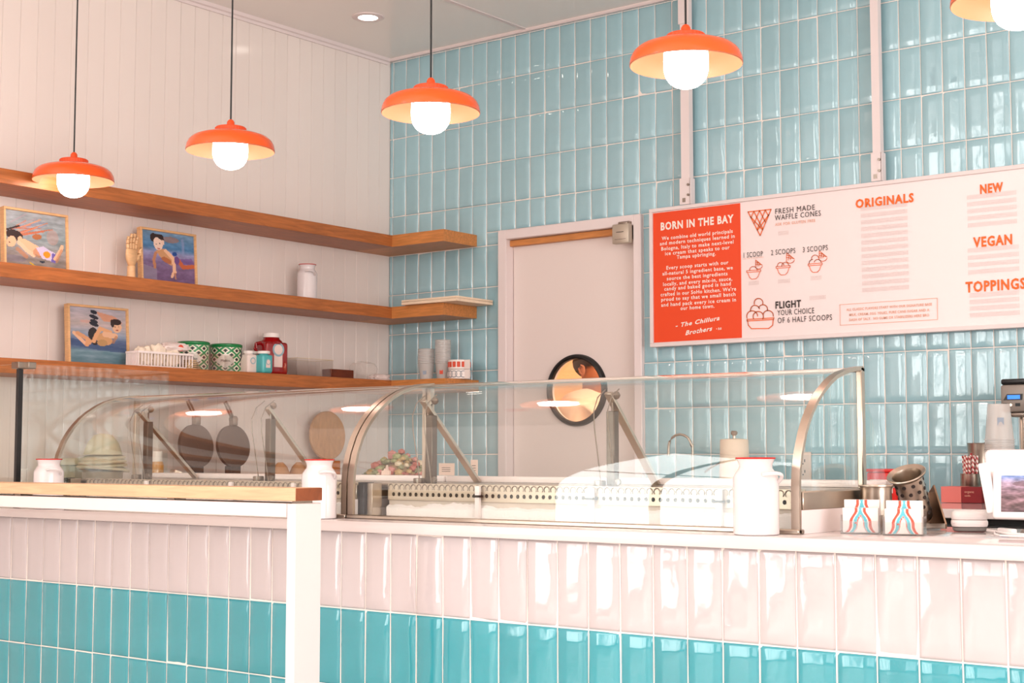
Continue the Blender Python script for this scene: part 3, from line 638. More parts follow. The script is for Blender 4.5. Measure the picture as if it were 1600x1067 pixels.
# ================================================================== SHELF OBJECTS
S1, S2, S3 = 2.1886, 1.8345, 1.475
def framed_picture(label, y0, y1, h, z, cv, lean=.07, X=.11, rz=0):
    wd = y1-y0; t = thing('framed_picture', label, 'framed picture', (X, (y0+y1)/2, z+.001)); t.rotation_euler = (0, -lean, rz)
    f = .0095; d = .028
    b = B(); b.box(-d, 0, -wd/2, wd/2, 0, f, .001, 1); b.box(-d, 0, -wd/2, wd/2, h-f, h, .001, 1); b.box(-d, 0, -wd/2, -wd/2+f, f, h-f, .001, 1); b.box(-d, 0, wd/2-f, wd/2, f, h-f, .001, 1); b.obj('frame', BEECH, t)
    b = B(); b.box(-d+.002, -.012, -wd/2+f, wd/2-f, f, h-f); b.obj('backing', PAPER, t)
    painted('print', cv.a, lambda u, v: (-.009, -wd/2+f+u*(wd-2*f), f+v*(h-2*f)), t)
    return t
SK, SKD, HR = (236, 186, 150), (190, 128, 92), (48, 26, 24)
c = Canvas(84, 78, (150, 155, 160)).grad([(0, (160, 165, 170)), (.45, (140, 155, 160)), (.75, (150, 142, 140)), (1, (122, 112, 104))]).nz((26, 26, 30), 5, 16, 1)
for i in range(26):
    x = .08+random.random()*.25; y = .1+random.random()*.25; c.line([(x, y+.12), (x+.2+random.random()*.35, y+random.uniform(-.08, .08))], .018, random.choice([(214, 110, 70), (226, 150, 110), (180, 150, 160), (120, 130, 160), (200, 100, 60)]), .6)
c.ell(.52, .42, .08, .05, (180, 92, 40), .2, .8); c.ell(.78, .4, .1, .14, (190, 150, 140), 0, .5)
c.line([(.02, .36), (.22, .27)], .03, HR); c.ell(.15, .44, .14, .09, HR, -.2); c.ell(.10, .56, .075, .10, SK, -.35); c.ell(.24, .50, .04, .05, SK)
c.line([(.3, .56), (.55, .68)], .15, SK); c.line([(.22, .56), (.34, .68), (.46, .76)], .07, (240, 196, 164)); c.line([(.2, .68), (.34, .8)], .07, SKD, .7); c.ell(.55, .7, .1, .09, SKD, .2, .6)
c.poly([(.5, .62), (.62, .58), (.82, .68), (.8, .84), (.6, .8)], (208, 196, 224)); c.ell(.68, .72, .06, .06, (226, 150, 30)); c.poly([(.77, .68), (.85, .7), (.82, .86), (.75, .84)], (110, 96, 176))
c.line([(.82, .78), (.92, .6), (.94, .54)], .06, SK); c.line([(.84, .82), (.93, .62)], .05, SKD, .6); c.line([(.4, .9), (.5, .96)], .02, (206, 170, 30)); c.ell(.6, .86, .04, .02, (30, 40, 60)); c.ell(.07, .58, .012, .012, (90, 50, 40)); c.ell(.14, .85, .2, .06, (110, 104, 130), 0, .4)
framed_picture('framed print of a swimming boy in white and purple trunks, leftmost on the middle shelf', at(12, 330, x=.12).y, at(113, 340, x=.12).y, .243, S2, c)
c = Canvas(80, 78, (90, 130, 170)).grad([(0, (120, 150, 180)), (.3, (70, 120, 165)), (.4, (150, 150, 190)), (.55, (130, 110, 150)), (.7, (120, 92, 130)), (1, (110, 80, 120))]).nz((22, 22, 26), 6, 14, 3)
c.poly([(0, .66), (.27, .72), (.27, 1), (0, 1)], (150, 140, 160), .7); c.ell(.55, .13, .16, .06, (170, 110, 90), 0, .6); c.ell(.62, .4, .05, .04, (30, 70, 140)); c.line([(.78, .1), (.79, .4)], .05, (140, 150, 190), .7)
c.poly([(.6, .5), (.95, .45), (1, .55), (.6, .62)], (110, 70, 140), .6)
c.ell(.29, .14, .13, .09, HR); c.ell(.22, .12, .06, .08, HR); c.ell(.31, .24, .085, .13, (240, 208, 190), .15); c.ell(.40, .2, .03, .05, (235, 200, 180)); c.ell(.27, .25, .012, .01, (50, 30, 30)); c.ell(.34, .23, .012, .01, (50, 30, 30)); c.ell(.315, .33, .03, .012, (190, 100, 90)); c.ell(.36, .1, .05, .05, HR)
c.line([(.26, .42), (.22, .56), (.24, .7)], .055, SKD); c.poly([(.26, .38), (.42, .32), (.62, .5), (.56, .64), (.4, .56)], (206, 150, 104)); c.ell(.46, .54, .1, .05, (170, 90, 50), -.4, .8)
c.line([(.45, .36), (.6, .5), (.61, .76)], .07, SK); c.line([(.6, .74), (.56, .85)], .05, SK); c.line([(.62, .78), (.63, .88)], .03, SKD); c.line([(.68, .5), (.78, .64), (.98, .6)], .08, (196, 96, 52)); c.ell(.66, .52, .05, .08, (110, 70, 130))
framed_picture('framed print of a crawling baby under blue and violet water, right of the wooden hand', at(226, 360, x=.12).y, at(313, 380, x=.12).y, .243, S2, c)
c = Canvas(80, 84, (150, 160, 180)).grad([(0, (176, 172, 184)), (.3, (196, 178, 176)), (.5, (140, 156, 180)), (.62, (70, 90, 130)), (.72, (84, 108, 140)), (.78, (118, 150, 164)), (1, (96, 128, 142))]).nz((24, 18, 20), 4, 20, 7)
c.poly([(.45, .05), (.8, .12), (.95, .25), (.6, .22)], (228, 146, 104), .7); c.ell(.3, .25, .12, .03, (226, 160, 140), 0, .5)
for cy, rx in ((.07, .06), (.16, .085), (.24, .07), (.29, .085)): c.ell(.43, cy, rx, .035, (26, 28, 44), -.3)
c.poly([(0, .56), (.3, .62), (1, .7), (1, .78), (.5, .76), (0, .68)], (56, 78, 124), .6)
c.line([(.08, .47), (.28, .66)], .06, SK); c.line([(.14, .47), (.34, .58), (.3, .67)], .07, (224, 160, 116)); c.ell(.33, .6, .06, .07, (226, 164, 120))
c.ell(.41, .47, .085, .12, (40, 32, 34)); c.ell(.44, .62, .05, .05, (40, 32, 34)); c.ell(.61, .55, .14, .11, (214, 160, 112), -.2); c.ell(.57, .62, .09, .06, (190, 146, 96)); c.line([(.72, .42), (.54, .36), (.46, .5), (.42, .6)], .07, (230, 170, 124)); c.line([(.62, .46), (.8, .48)], .1, SK); c.line([(.76, .6), (.82, .5)], .05, SKD, .7)
c.ell(.84, .32, .08, .10, SK, -.2); c.ell(.82, .22, .1, .055, HR); c.ell(.76, .27, .03, .05, HR); c.ell(.81, .31, .01, .008, (60, 30, 30)); c.ell(.87, .30, .01, .008, (60, 30, 30)); c.ell(.84, .37, .025, .01, (180, 90, 80))
framed_picture('framed print of a boy diving in black trunks, on the lowest shelf', at(112, 500, x=.12).y, at(207, 500, x=.12).y, .247, S3, c)
# wooden mannequin hand
hp = at(205, 420, x=.14); WH = mat('hand_wood', (232, 186, 138), .4, var=.08, grain=(6, 6, 20))
t = thing('wooden_hand', 'jointed wooden mannequin hand standing upright beside the framed baby print', 'wooden hand', (.14, hp.y, S2+.001), .35)
b = B(); b.lathe([(.020, 0), (.018, .02), (.0165, .05), (.0175, .058), (.014, .062)], 24); b.obj('wrist', WH, t)
b = B(); bm = b.bm
secs = [(.060, .014, .011, 0), (.068, .022, .014, 0), (.085, .034, .016, 0), (.105, .0385, .015, 0), (.122, .0385, .013, 0), (.130, .035, .010, 0)]; rg = []
for z, ry, rx, o_ in secs: rg.append([bm.verts.new((rx*math.cos(a), o_+ry*math.sin(a), z)) for a in [2*PI*i/20 for i in range(20)]])
for a, e in zip(rg, rg[1:]):
    for i in range(20): bm.faces.new((a[i], a[(i+1) % 20], e[(i+1) % 20], e[i]))
bm.faces.new(rg[0][::-1]); bm.faces.new(rg[-1]); b.obj('palm', WH, t)
for i, (yy, L, ln) in enumerate(((-.028, .052, -.10), (-.010, .066, -.03), (.009, .070, .04), (.027, .060, .10))):
    b = B(); z = .130; x = 0; y = yy; bend = 0
    for k, fr in enumerate((.42, .33, .25)):
        l = L*fr; r = .0082-.0007*k; d = Vector((math.sin(bend), math.sin(ln), math.cos(bend))).normalized(); p0 = Vector((x, y, z)); p1 = p0+d*l
        b.tube([p0, p0+d*l*.12, p0+d*l*.5, p0+d*l*.88, p1], [r*.6, r, r*.92, r, r*.55], 10); x, y, z = p1; bend += .16
    b.obj('finger', WH, t)
b = B(); b.tube([(0, .030, .088), (.006, .042, .102), (.010, .047, .118)], [.011, .0105, .009], 10); b.tube([(.010, .047, .119), (.014, .046, .132), (.018, .042, .143)], [.0085, .0085, .005], 10); b.obj('thumb', WH, t)
# enamel milk cans
def milk_can(label, loc, h, r, rz=0):
    t = thing('milk_can', label, 'milk can', loc, rz, 'white enamel milk cans with red rims'); k = h
    prof = [(r*.95, 0), (r, .012*k), (r, .72*k), (r*.97, .76*k), (r*.84, .82*k), (r*.74, .855*k), (r*.72, .88*k), (r*.74, .92*k), (r*.82, .975*k), (r*.85, .99*k)]
    b = B(); b.lathe(prof+[(r*.81, .985*k), (r*.68, .9*k), (r*.7, .84*k), (r*.9, .74*k), (r*.92, .05*k)], 48, cap=False); b.lathe([(.001, .002), (r*.95, .002)], 48, cap=False); b.obj('can_body', ENAM, t)
    b = B(); b.tube([(r*.845*math.cos(2*PI*i/48), r*.845*math.sin(2*PI*i/48), .992*k) for i in range(48)], r*.042, 6, True); b.obj('red_rim', REDR, t)
    b = B(); a0 = -.55
    pts = []
    for i in range(9):
        u = i/8; ang = a0+(u-.5)*1.0; rr = r*(1.0+.42*math.sin(PI*u)); z = k*(.80-.10*u+.06*math.sin(PI*u)) ; pts.append((rr*math.cos(ang)*.98, rr*math.sin(ang)*.98, z-.02*k))
    b.tube(pts, r*.085, 8); b.obj('handle', ENAM, t); return t
p1 = at(1205, 834, z=ZT); s1 = F/((p1-CAMP).dot(_fw))
milk_can('largest white enamel milk can with red rim, beside the card holders', (3.58, -2.699, ZT+.001), 116/700, .0495, .3)
milk_can('white enamel milk can with red rim standing just past the oak rail end', (2.243, -2.699, ZT+.001), .16, .0475, .3)
p = at(75, 775, y=-2.70); milk_can('white enamel milk can with red rim near the black glass post, leftmost', (p.x, -2.699, ZT+.001), .16, .0475, .3)
p = at(480, 440, x=.13); milk_can('white enamel milk can with red rim standing alone on the middle shelf', (.13, p.y, S2+.001), .172, .0475, .1)
# pale boards on the middle shelf corner
t = thing('wooden_board', 'pale wooden board lying on the middle shelf end, lower of the two stacked', 'board', (0, 0, S2+.001))
pA = at(711, 470, y=-.30); b = B(); b.box(.345, .695, -.285, -.012, 0, .0135, .001, 1); b.obj('slab', mat('pale_ply', (243, 218, 190), .5, var=.06, grain=(1, 10, 10)), t)
t = thing('wooden_board', 'pale wooden board on the middle shelf end, upper of the two stacked', 'board', (0, 0, S2+.0155))
b = B(); b.box(.345, .695, -.285, -.012, 0, .0095, .001, 1); b.obj('slab', MATS['pale_ply'], t)
t = thing('metal_clip', 'small dark metal clip lying on the stacked pale boards', 'clip', (.60, -.13, S2+.026)); b = B(); b.tube([(-.035, 0, .003), (0, .01, .004), (.04, -.005, .003)], .003, 6); b.tube([(-.02, -.02, .002), (.03, .02, .006)], .002, 6); b.obj('wire', STEELD, t)
# white basket with cloth bundles
by0, by1 = at(207, 563, x=.20).y, at(291, 563, x=.20).y; bw = by1-by0
t = thing('plastic_basket', 'white slatted plastic basket full of folded cloths beside the canisters', 'basket', (.200, (by0+by1)/2, S3+.001))
WP = mat('white_plastic', (248, 234, 230), .35)
b = B(); b.box(-.037, .037, -bw/2, bw/2, 0, .004); b.obj('basket_floor', WP, t)
b = B(); hh = .062
n = 17
for i in range(n+1):
    y = -bw/2+bw*i/n
    for x in (-.039, .039): b.box(x-.0015, x+.0015, y-.0022, y+.0022, .004, hh-.008)
for i in range(11):
    x = -.039+.078*i/10
    for y in (-bw/2, bw/2): b.box(x-.0022, x+.0022, y-.0015, y+.0015, .004, hh-.008)
b.obj('slats', WP, t, kind='stuff')
b = B()
for x in (-.040, .040): b.box(x-.003, x+.003, -bw/2-.004, bw/2+.004, hh-.009, hh, .001, 1)
for y in (-bw/2-.001, bw/2+.001): b.box(-.040, .040, y-.003, y+.003, hh-.009, hh, .001, 1)
b.obj('basket_rim', WP, t)
CLO = mat('cream_cloth', (238, 220, 200), .9, bump=.6, bscale=60)
def cloth(name, label, loc, sx, sy, sz, seed, mt, group=None, rz=0):
    bm = bmesh.new(); bmesh.ops.create_icosphere(bm, subdivisions=4, radius=1)
    for v in bm.verts:
        c_ = v.co.copy(); q = Vector((max(-1, min(1, c_.x*1.35)), max(-1, min(1, c_.y*1.35)), max(-1, min(1, c_.z*1.25))))
        d = 1+.22*noise.noise(Vector((c_.x*2.2+seed, c_.y*2.2, c_.z*2.5)))+.1*noise.noise(Vector((c_.x*6+seed, c_.y*6, c_.z*6)))
        v.co = Vector((q.x*sx*d, q.y*sy*d, (q.z*d*sz if q.z > 0 else q.z*sz*.9)))
    bb = B(); bb.bm.free(); bb.bm = bm; zmin = min(v.co.z for v in bm.verts); bb.xf(Matrix.Translation((0, 0, -zmin)))
    o = bb.obj(name, mt, None, loc, rot=(0, 0, rz)); return tag(o, label, 'cloth', group)
bc = (by0+by1)/2
cloth('folded_cloth', 'crumpled cream cloth at the left end of the slatted basket', (.2, bc-.085, S3+.006), .027, .032, .040, 1, CLO)
cloth('folded_cloth', 'crumpled cream cloth second from the left in the slatted basket', (.2, bc-.02, S3+.006), .027, .030, .045, 2, CLO)
cloth('folded_cloth', 'crumpled cream cloth in the right half of the slatted basket', (.2, bc+.05, S3+.006), .027, .035, .038, 3, CLO)
PB = mat('bag_white', (244, 226, 220), .45, bump=.4, bscale=30)
o = cloth('paper_packet', 'white packet with a small round red logo lying on top of the basket', (.2, bc+.075, S3+.073), .027, .064, .018, 5, PB, rz=.1); o['category'] = 'packet'
LG = mat('red_logo', (222, 84, 60), .6)
b = B(); b.lathe([(.001, 0), (.0135, 0), (.0135, .002), (.001, .002)], 20, (0.026, .01, .014), Matrix.Rotation(PI/2, 4, 'Y') @ Matrix.Rotation(.2, 4, 'X')); b.obj('round_logo', LG, o)
# patterned canisters
def lattice(W, H, dark):
    c = Canvas(W, H, (240, 232, 210)); X = c.x*8; Y = c.y2()*3.2
    u = (X+Y); v = (X-Y); du = np.abs(u-np.round(u)); dv = np.abs(v-np.round(v))
    fu = np.abs((u+.5)-np.round(u+.5)); fv = np.abs((v+.5)-np.round(v+.5))
    g = (du < .13) | (dv < .13); c.a[g] = (30, 140, 78)
    k = (fu < .20) & (fv < .20); c.a[k] = (22, 34, 30)
    bd = c.y2() > .9; c.a[bd] = (242, 236, 220)
    # white label diamond
    for ctr in (.5,):
        m = (np.abs(c.x-ctr)*9+np.abs(c.y2()-.42)*3.6) < 1.0; c.a[m] = (244, 240, 230)
    return c
def canister(label, yc, r, h):
    t = thing('canister', label, 'canister', (.085, yc, S3+.001), 0, 'green and white patterned canisters'); cv = lattice(220, 60, 0)
    painted('printed_wall', cv.a, lambda u, v: (r*math.cos(2*PI*(u-.5)-.75+0.0), r*math.sin(2*PI*(u-.5)-.75), v*h), t)
    b = B(); b.lathe([(.001, .001), (r-.001, .001)], 40, cap=False); b.lathe([(r+.0015, h-.012), (r+.003, h-.010), (r+.003, h), (r-.002, h+.004), (.001, h+.004)], 48, cap=False); b.obj('green_lid', mat('green_lid', (24, 128, 66), .3), t)
    text('Mellos', .016, (r*math.cos(-.75)+.002, r*math.sin(-.75)-.001, h*.38), t, INKD, 'CENTER', 0, plane='x').rotation_euler = (0, 0, -.75)
    return t
c1 = at(302, 560, x=.085); canister('green and white lattice canister with a green lid, next to the basket', c1.y, .068, .125)
c2 = at(353, 560, x=.085); canister('green and white lattice canister with a green lid, next to the small jars', c2.y, .069, .125)
t = thing('wire_bail', 'small black wire clip hooked beside the right-hand canister', 'wire clip', (.20, at(375, 550, x=.2).y, S3+.07)); b = B(); b.tube([(0, 0, -.02), (.006, .004, 0), (0, .008, .022), (-.01, .004, .028)], .0025, 6); b.obj('wire', BLACKM, t)
# brown paper bags in an acrylic bin in front of the first canister
t = thing('paper_bag_bundle', 'bundle of folded brown paper bags in front of the left canister', 'paper bags', (.218, at(300, 570, x=.22).y, S3+.001))
KR = mat('kraft', (206, 172, 134), .8, bump=.3)
for i in range(5):
    b = B(); b.box(-.022, .022, -.045+.004*i, .035-.006*i, .008*i, .008*i+.006, .002, 1); b.xf(Matrix.Rotation(.08*math.sin(i*2.3), 4, 'Z')); b.obj('folded_bag', KR, t)
t = thing('acrylic_bin', 'clear acrylic bin standing in front of the two canisters', 'bin', (.222, at(330, 570, x=.22).y, S3+.001))
b = B(); b.box(.0285, .031, -.10, .10, 0, .068); b.box(-.03, .0285, .0975, .10, 0, .068); b.box(-.03, .0285, -.10, -.0975, 0, .068); b.obj('acrylic_wall', PLAST, t)
# jars
def sq_jar(name, label, y, x, w_, h, mt, lidmt, lidr, labelmt, zz=S3):
    t = thing(name, label, 'jar', (x, y, zz+.001), 0)
    b = B(); b.box(-w_/2, w_/2, -w_/2, w_/2, 0, h*.84, w_*.18, 3); b.lathe([(w_*.36, h*.83), (w_*.34, h*.9)], 24); b.obj('jar_body', mt, t)
    b = B(); b.lathe([(lidr, h*.88), (lidr*1.03, h*.9), (lidr*1.03, h*.98), (lidr*.97, h), (.001, h)], 32, cap=False); b.obj('lid', lidmt, t)
    return t
JW = mat('jar_white', (240, 222, 214), .4); LIDW = mat('lid_white', (246, 234, 228), .35); TQ = mat('turquoise_jar', (80, 178, 180), .3, coat=.3); JR = mat('cherry_red', (150, 14, 20), .08, coat=.6)
RING = mat('label_ring', (150, 180, 190), .5); LPK = mat('label_pink', (240, 214, 206), .6)
def jarlabel(t, x, w_, h, z):
    b = B(); b.box(x, x+.0008, -w_*.28, w_*.28, z-h*.25, z+h*.1); b.obj('paper_label', LPK, t)
    b = B(); b.lathe([(w_*.3, 0), (w_*.3, .0012), (.001, .0012)], 24, (x+.0002, 0, z+h*.12), Matrix.Rotation(PI/2, 4, 'Y')); b.obj('label_ring', RING, t)
    b = B(); b.lathe([(w_*.22, 0), (w_*.22, .0016), (.001, .0016)], 24, (x+.0002, 0, z+h*.12), Matrix.Rotation(PI/2, 4, 'Y')); b.obj('label_centre', LPK, t)
y1_, y2_ = at(390, 560, x=.17).y, at(409, 560, x=.2).y
t = sq_jar('sauce_jar', 'small white square jar with a white lid between canister and turquoise jar', y1_-.002, .165, .058, .100, JW, LIDW, .024, None); jarlabel(t, .029, .05, .08, .045)
t = sq_jar('sauce_jar', 'small white square jar with a white lid, half behind the turquoise jar', y1_+.055, .13, .052, .102, JW, LIDW, .024, None)
t = sq_jar('sauce_jar', 'small turquoise square jar with a white lid in front of the red jug', y2_+.006, .205, .062, .100, TQ, LIDW, .028, None); jarlabel(t, .031, .045, .07, .042)
yj = at(425, 540, x=.13).y
t = thing('cherry_jug', 'large red square jug with a white lid and a round paper label', 'jug', (.125, yj, S3+.001), -.12)
b = B(); b.box(-.05, .05, -.062, .062, 0, .15, .014, 3); b.lathe([(.055, .14), (.05, .155), (.038, .165), (.036, .176)], 32); b.obj('jug_body', JR, t)
b = B(); b.tube([(.0, -.058, .145), (0, -.082, .14), (0, -.088, .12), (0, -.08, .1), (0, -.058, .095)], .009, 8); b.obj('jug_handle', JR, t)
b = B(); b.lathe([(.039, .172), (.04, .174), (.04, .19), (.037, .193), (.001, .193)], 32, cap=False); b.obj('lid', LIDW, t)
b = B(); b.box(.0505, .0515, .0-.02, .026, .035, .11); b.obj('paper_label', LPK, t)
b = B(); b.lathe([(.032, 0), (.032, .0015), (.001, .0015)], 28, (.0506, .003, .115), Matrix.Rotation(PI/2, 4, 'Y')); b.obj('label_ring', RING, t)
b = B(); b.lathe([(.023, 0), (.023, .0019), (.001, .0019)], 28, (.0506, .003, .115), Matrix.Rotation(PI/2, 4, 'Y')); b.obj('label_centre', LPK, t)
# clear acrylic box
ya, yb = at(450, 570, x=.13).y, at(507, 570, x=.13).y
t = thing('acrylic_box', 'empty clear acrylic box right of the red jug', 'box', (.13, (ya+yb)/2, S3+.001)); L = (yb-ya)/2
for a in ((-.06, -.057, -L, L), (.057, .06, -L, L), (-.057, .057, -L, -L+.003), (-.057, .057, L-.003, L)):
    b = B(); b.box(*a, 0, .082, .0005, 1); b.obj('side_wall', PLAST, t)
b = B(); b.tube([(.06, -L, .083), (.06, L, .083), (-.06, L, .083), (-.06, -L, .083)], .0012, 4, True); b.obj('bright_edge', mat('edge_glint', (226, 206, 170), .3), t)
ya, yb = at(510, 578, x=.16).y, at(546, 578, x=.16).y
t = thing('wooden_block', 'small dark brown wooden block near the corner of the lowest shelf', 'block', (.16, (ya+yb)/2, S3+.001)); b = B(); b.box(-.03, .03, -(yb-ya)/2, (yb-ya)/2, 0, .042, .002, 1); b.obj('block', mat('walnut', (104, 44, 22), .5, var=.2, grain=(6, 2, 6)), t)
cl2 = frosted('film_wrap', (240, 230, 222), .22)
o = cloth('plastic_film', 'crumpled clear plastic film lying in the corner of the lowest shelf', (.14, at(568, 585, x=.14).y, S3+.001), .045, .06, .045, 9, cl2); o['category'] = 'plastic film'
o = cloth('white_cloth', 'small crumpled white cloth beside the plastic film on the lowest shelf', (.15, at(593, 588, x=.15).y, S3+.001), .03, .05, .018, 12, PB); o['category'] = 'cloth'
# cup stacks on the right leg
CUPM = mat('frosted_cup', (214, 204, 198), .3, trans=0); CUPM2 = frosted('cup_plastic', (226, 216, 210), .55)
def cup_stack(name, label, loc, r, h, n, step, mt, inv=False, dec=None):
    t = thing(name, label, 'cups', loc); ch = h-n*step
    b = B(); rb = r*.72; prof = []
    prof = [(rb, 0), (r*.93, ch)]
    for i in range(n): z = ch+i*step; prof += [(r*.94, z+step*.25), (r, z+step*.4), (r, z+step*.7), (r*.94, z+step*.85)]
    if inv: prof = [(a, h-z) for a, z in prof][::-1]
    b.lathe(prof, 36, cap=True); o = b.obj('nested_cups', mt, t)
    if dec:
        b = B(); rm = (rb+r*.93)/2+.0015; a0 = -1.1
        for k in range(3):
            zc_ = ch*.45+(.0 if not inv else h-ch)
            for s_ in (-.25, 0, .25): pass
        P_ = [[(rm*math.cos(a0+u), rm*math.sin(a0+u), ch*v+(h-ch if inv else 0)) for u, v in ((-.25, .35), (.25, .35), (.25, .6), (-.25, .6))]]
        for q in P_: b.bm.faces.new([b.bm.verts.new(w_) for w_ in q])
        b.obj('printed_logo', dec, t)
    return t
p = at(666, 585, y=-.12); cup_stack('cup_stack', 'shorter stack of clear plastic cups on the lowest shelf, left', (p.x, -.12, S3+.001), .042, .157, 9, .0085, CUPM2, False, mat('grey_logo', (150, 160, 175), .5))
p = at(692, 585, y=-.12); cup_stack('cup_stack', 'taller stack of clear plastic cups on the lowest shelf, by the label rolls', (p.x, -.12, S3+.001), .040, .196, 14, .0085, CUPM2, False, LG)
def label_roll(label, z, mt, ring, square):
    p = at(717, 580, y=-.13); t = thing('label_roll', label, 'label roll', (p.x-.002, -.125, z), 0)
    b = B(); b.lathe([(.052, 0), (.053, .001), (.053, .044), (.052, .045), (.02, .045), (.02, .0), (.052, 0)], 40, cap=False); b.obj('paper_roll', PAPER, t)
    b = B(); b.tube([(.05, -.02, .022), (.065, -.015, .022)], .002, 4); b.box(.05, .085, -.022, -.0205, .001, .044); b.obj('loose_end', PAPER, t)
    for k in range(8):
        a = -1.35+(k-2)*.42
        M_ = Matrix.Rotation(a, 4, 'Z') @ Matrix.Translation((.0531, 0, .0225)) @ Matrix.Rotation(PI/2, 4, 'Y')
        b = B()
        if square: b.box(-.013, .013, -.0075, .0075, 0, .0012, .002, 1); b.xf(M_)
        else: b.lathe([(.0165, 0), (.0165, .001), (.001, .001)], 20, M=M_)
        b.obj('sticker', mt, t)
        if not square:
            b = B(); b.lathe([(.0135, 0), (.0135, .0016), (.001, .0016)], 20, M=M_); b.obj('sticker_centre', ring, t)
label_roll('roll of round grey-ringed labels, lower of the two stacked rolls', S3+.001, mat('ring_grey', (120, 128, 140), .5), LIDW, False)
label_roll('roll of square red-printed labels, upper of the two stacked rolls', S3+.0475, LG, None, True)
# ================================================================== BACK COUNTERS
t = thing('back_counter', 'white back counter against the teal wall, with a black open front', 'counter', (1.62, -.01, 0)); QB = .938
b = B(); b.box(0, 3.6, -.92, 0, QB-.03, QB, .003, 1); b.obj('worktop', QUARTZ, t)
b = B(); b.box(0.02, 3.58, -.86, -.02, 0, QB-.0305); b.obj('black_cabinet', BLACK, t)
for i in range(6):
    b = B(); b.box(.03+i*.59, .60+i*.59, -.875, -.862, .1, QB-.05, .002, 1); b.obj('cabinet_door', BLACKM, t)
t = thing('back_counter', 'low white back counter along the planked wall behind the left display case', 'counter', (.0, -1.6, 0))
b = B(); QB = .914; b.box(.004, .62, -.47, 1.3, QB-.03, QB, .003, 1); b.obj('worktop', QUARTZ, t); b = B(); b.box(.004, .6, -.46, 1.29, 0, QB-.0305); b.obj('cabinet', STEEL, t); QB = .938
# wall outlet
p = at(1256.5, 728, y=0); t = thing('wall_outlet', 'beige double power outlet on the teal wall behind the display case', 'outlet', (p.x, -.0045, p.z-.058))
b = B(); b.box(-.036, .036, -.006, 0, 0, .116, .003); b.obj('cover_plate', mat('outlet_beige', (226, 204, 190), .4), t)
b = B()
for z in (.036, .08):
    b.box(-.010, -.006, -.0065, -.006, z-.006, z+.006); b.box(.006, .010, -.0065, -.006, z-.006, z+.006); b.lathe([(.003, 0), (.003, .0005)], 8, (0, -.006, z-.013), Matrix.Rotation(PI/2, 4, 'X'))
b.obj('socket_slots', INKD, t)
# faucet
p = at(1069, 730, y=-.22); t = thing('faucet', 'slim chrome gooseneck faucet on the back counter, seen through the glass', 'faucet', (p.x, -.15, QB+.001), 0)
b = B(); pts = [(0, 0, .02), (0, 0, .22)]+[(-.056+.056*math.cos(a), -.01, .21+.05*math.sin(a)) for a in [PI*k/8 for k in range(9)]]+[(-.114, -.01, .17)]
b.tube(pts, .0055, 10); b.obj('spout', STEEL, t); b = B(); b.lathe([(.022, 0), (.022, .006), (.012, .02), (.009, .03)], 20); b.obj('base', STEEL, t); b = B(); b.tube([(0, .0, .03), (.03, -.02, .04)], .004, 8); b.obj('lever', STEEL, t)
# paper towel cylinder with a steel knob
p = at(1144, 735, y=-.20); t = thing('towel_dispenser', 'cream cylinder with a steel knob on top, right of the faucet', 'dispenser', (p.x, -.18, QB+.001))
b = B(); b.lathe([(.062, 0), (.064, .004), (.058, .232), (.056, .237), (.02, .24)], 36); b.obj('cylinder', mat('cream_paper', (236, 214, 192), .7), t)
b = B(); b.lathe([(.006, .238), (.006, .252), (.013, .257), (.015, .266), (.01, .272)], 20); b.obj('knob', STEEL, t)
b = B(); b.tube([(-.06, -.01, .14), (-.10, -.02, .12), (-.13, -.02, .10)], .004, 6); b.obj('arm', STEELD, t)
# red bin, pink box
p = at(1382, 740, y=-.3); t = thing('red_bin', 'red plastic bin on the back counter behind the perforated cylinder', 'bin', (p.x, -.28, QB+.001)); RP_ = mat('red_plastic', (218, 36, 30), .35)
b = B(); b.box(-.06, .06, -.05, .05, 0, .108, .008); b.box(-.065, .065, -.055, .055, .108, .120, .003); b.obj('bin_body', RP_, t); b = B(); b.box(-.045, .045, -.052, -.0505, .03, .08); b.obj('white_label', PAPER, t)
pa_, pb_ = at(1466, 772, y=-.36), at(1500, 772, y=-.36); t = thing('cardboard_box', 'pink and dark red carton beside the steel straw cup', 'carton', (pb_.x, -.30, QB+.001), 0)
b = B(); b.box(-.075, .0, -.05, .04, 0, .058, .001, 1); b.obj('pink_side', mat('pink_card', (226, 120, 112), .6), t)
b = B(); b.box(.0005, .075, -.048, .04, 0, .057, .001, 1); b.obj('dark_red_side', mat('maroon_card', (140, 28, 34), .6), t)
text('organic', .012, (.012, -.0488, .036), t, INKP, 'LEFT'); text('vanilla', .009, (.012, -.0488, .023), t, INKP, 'LEFT')
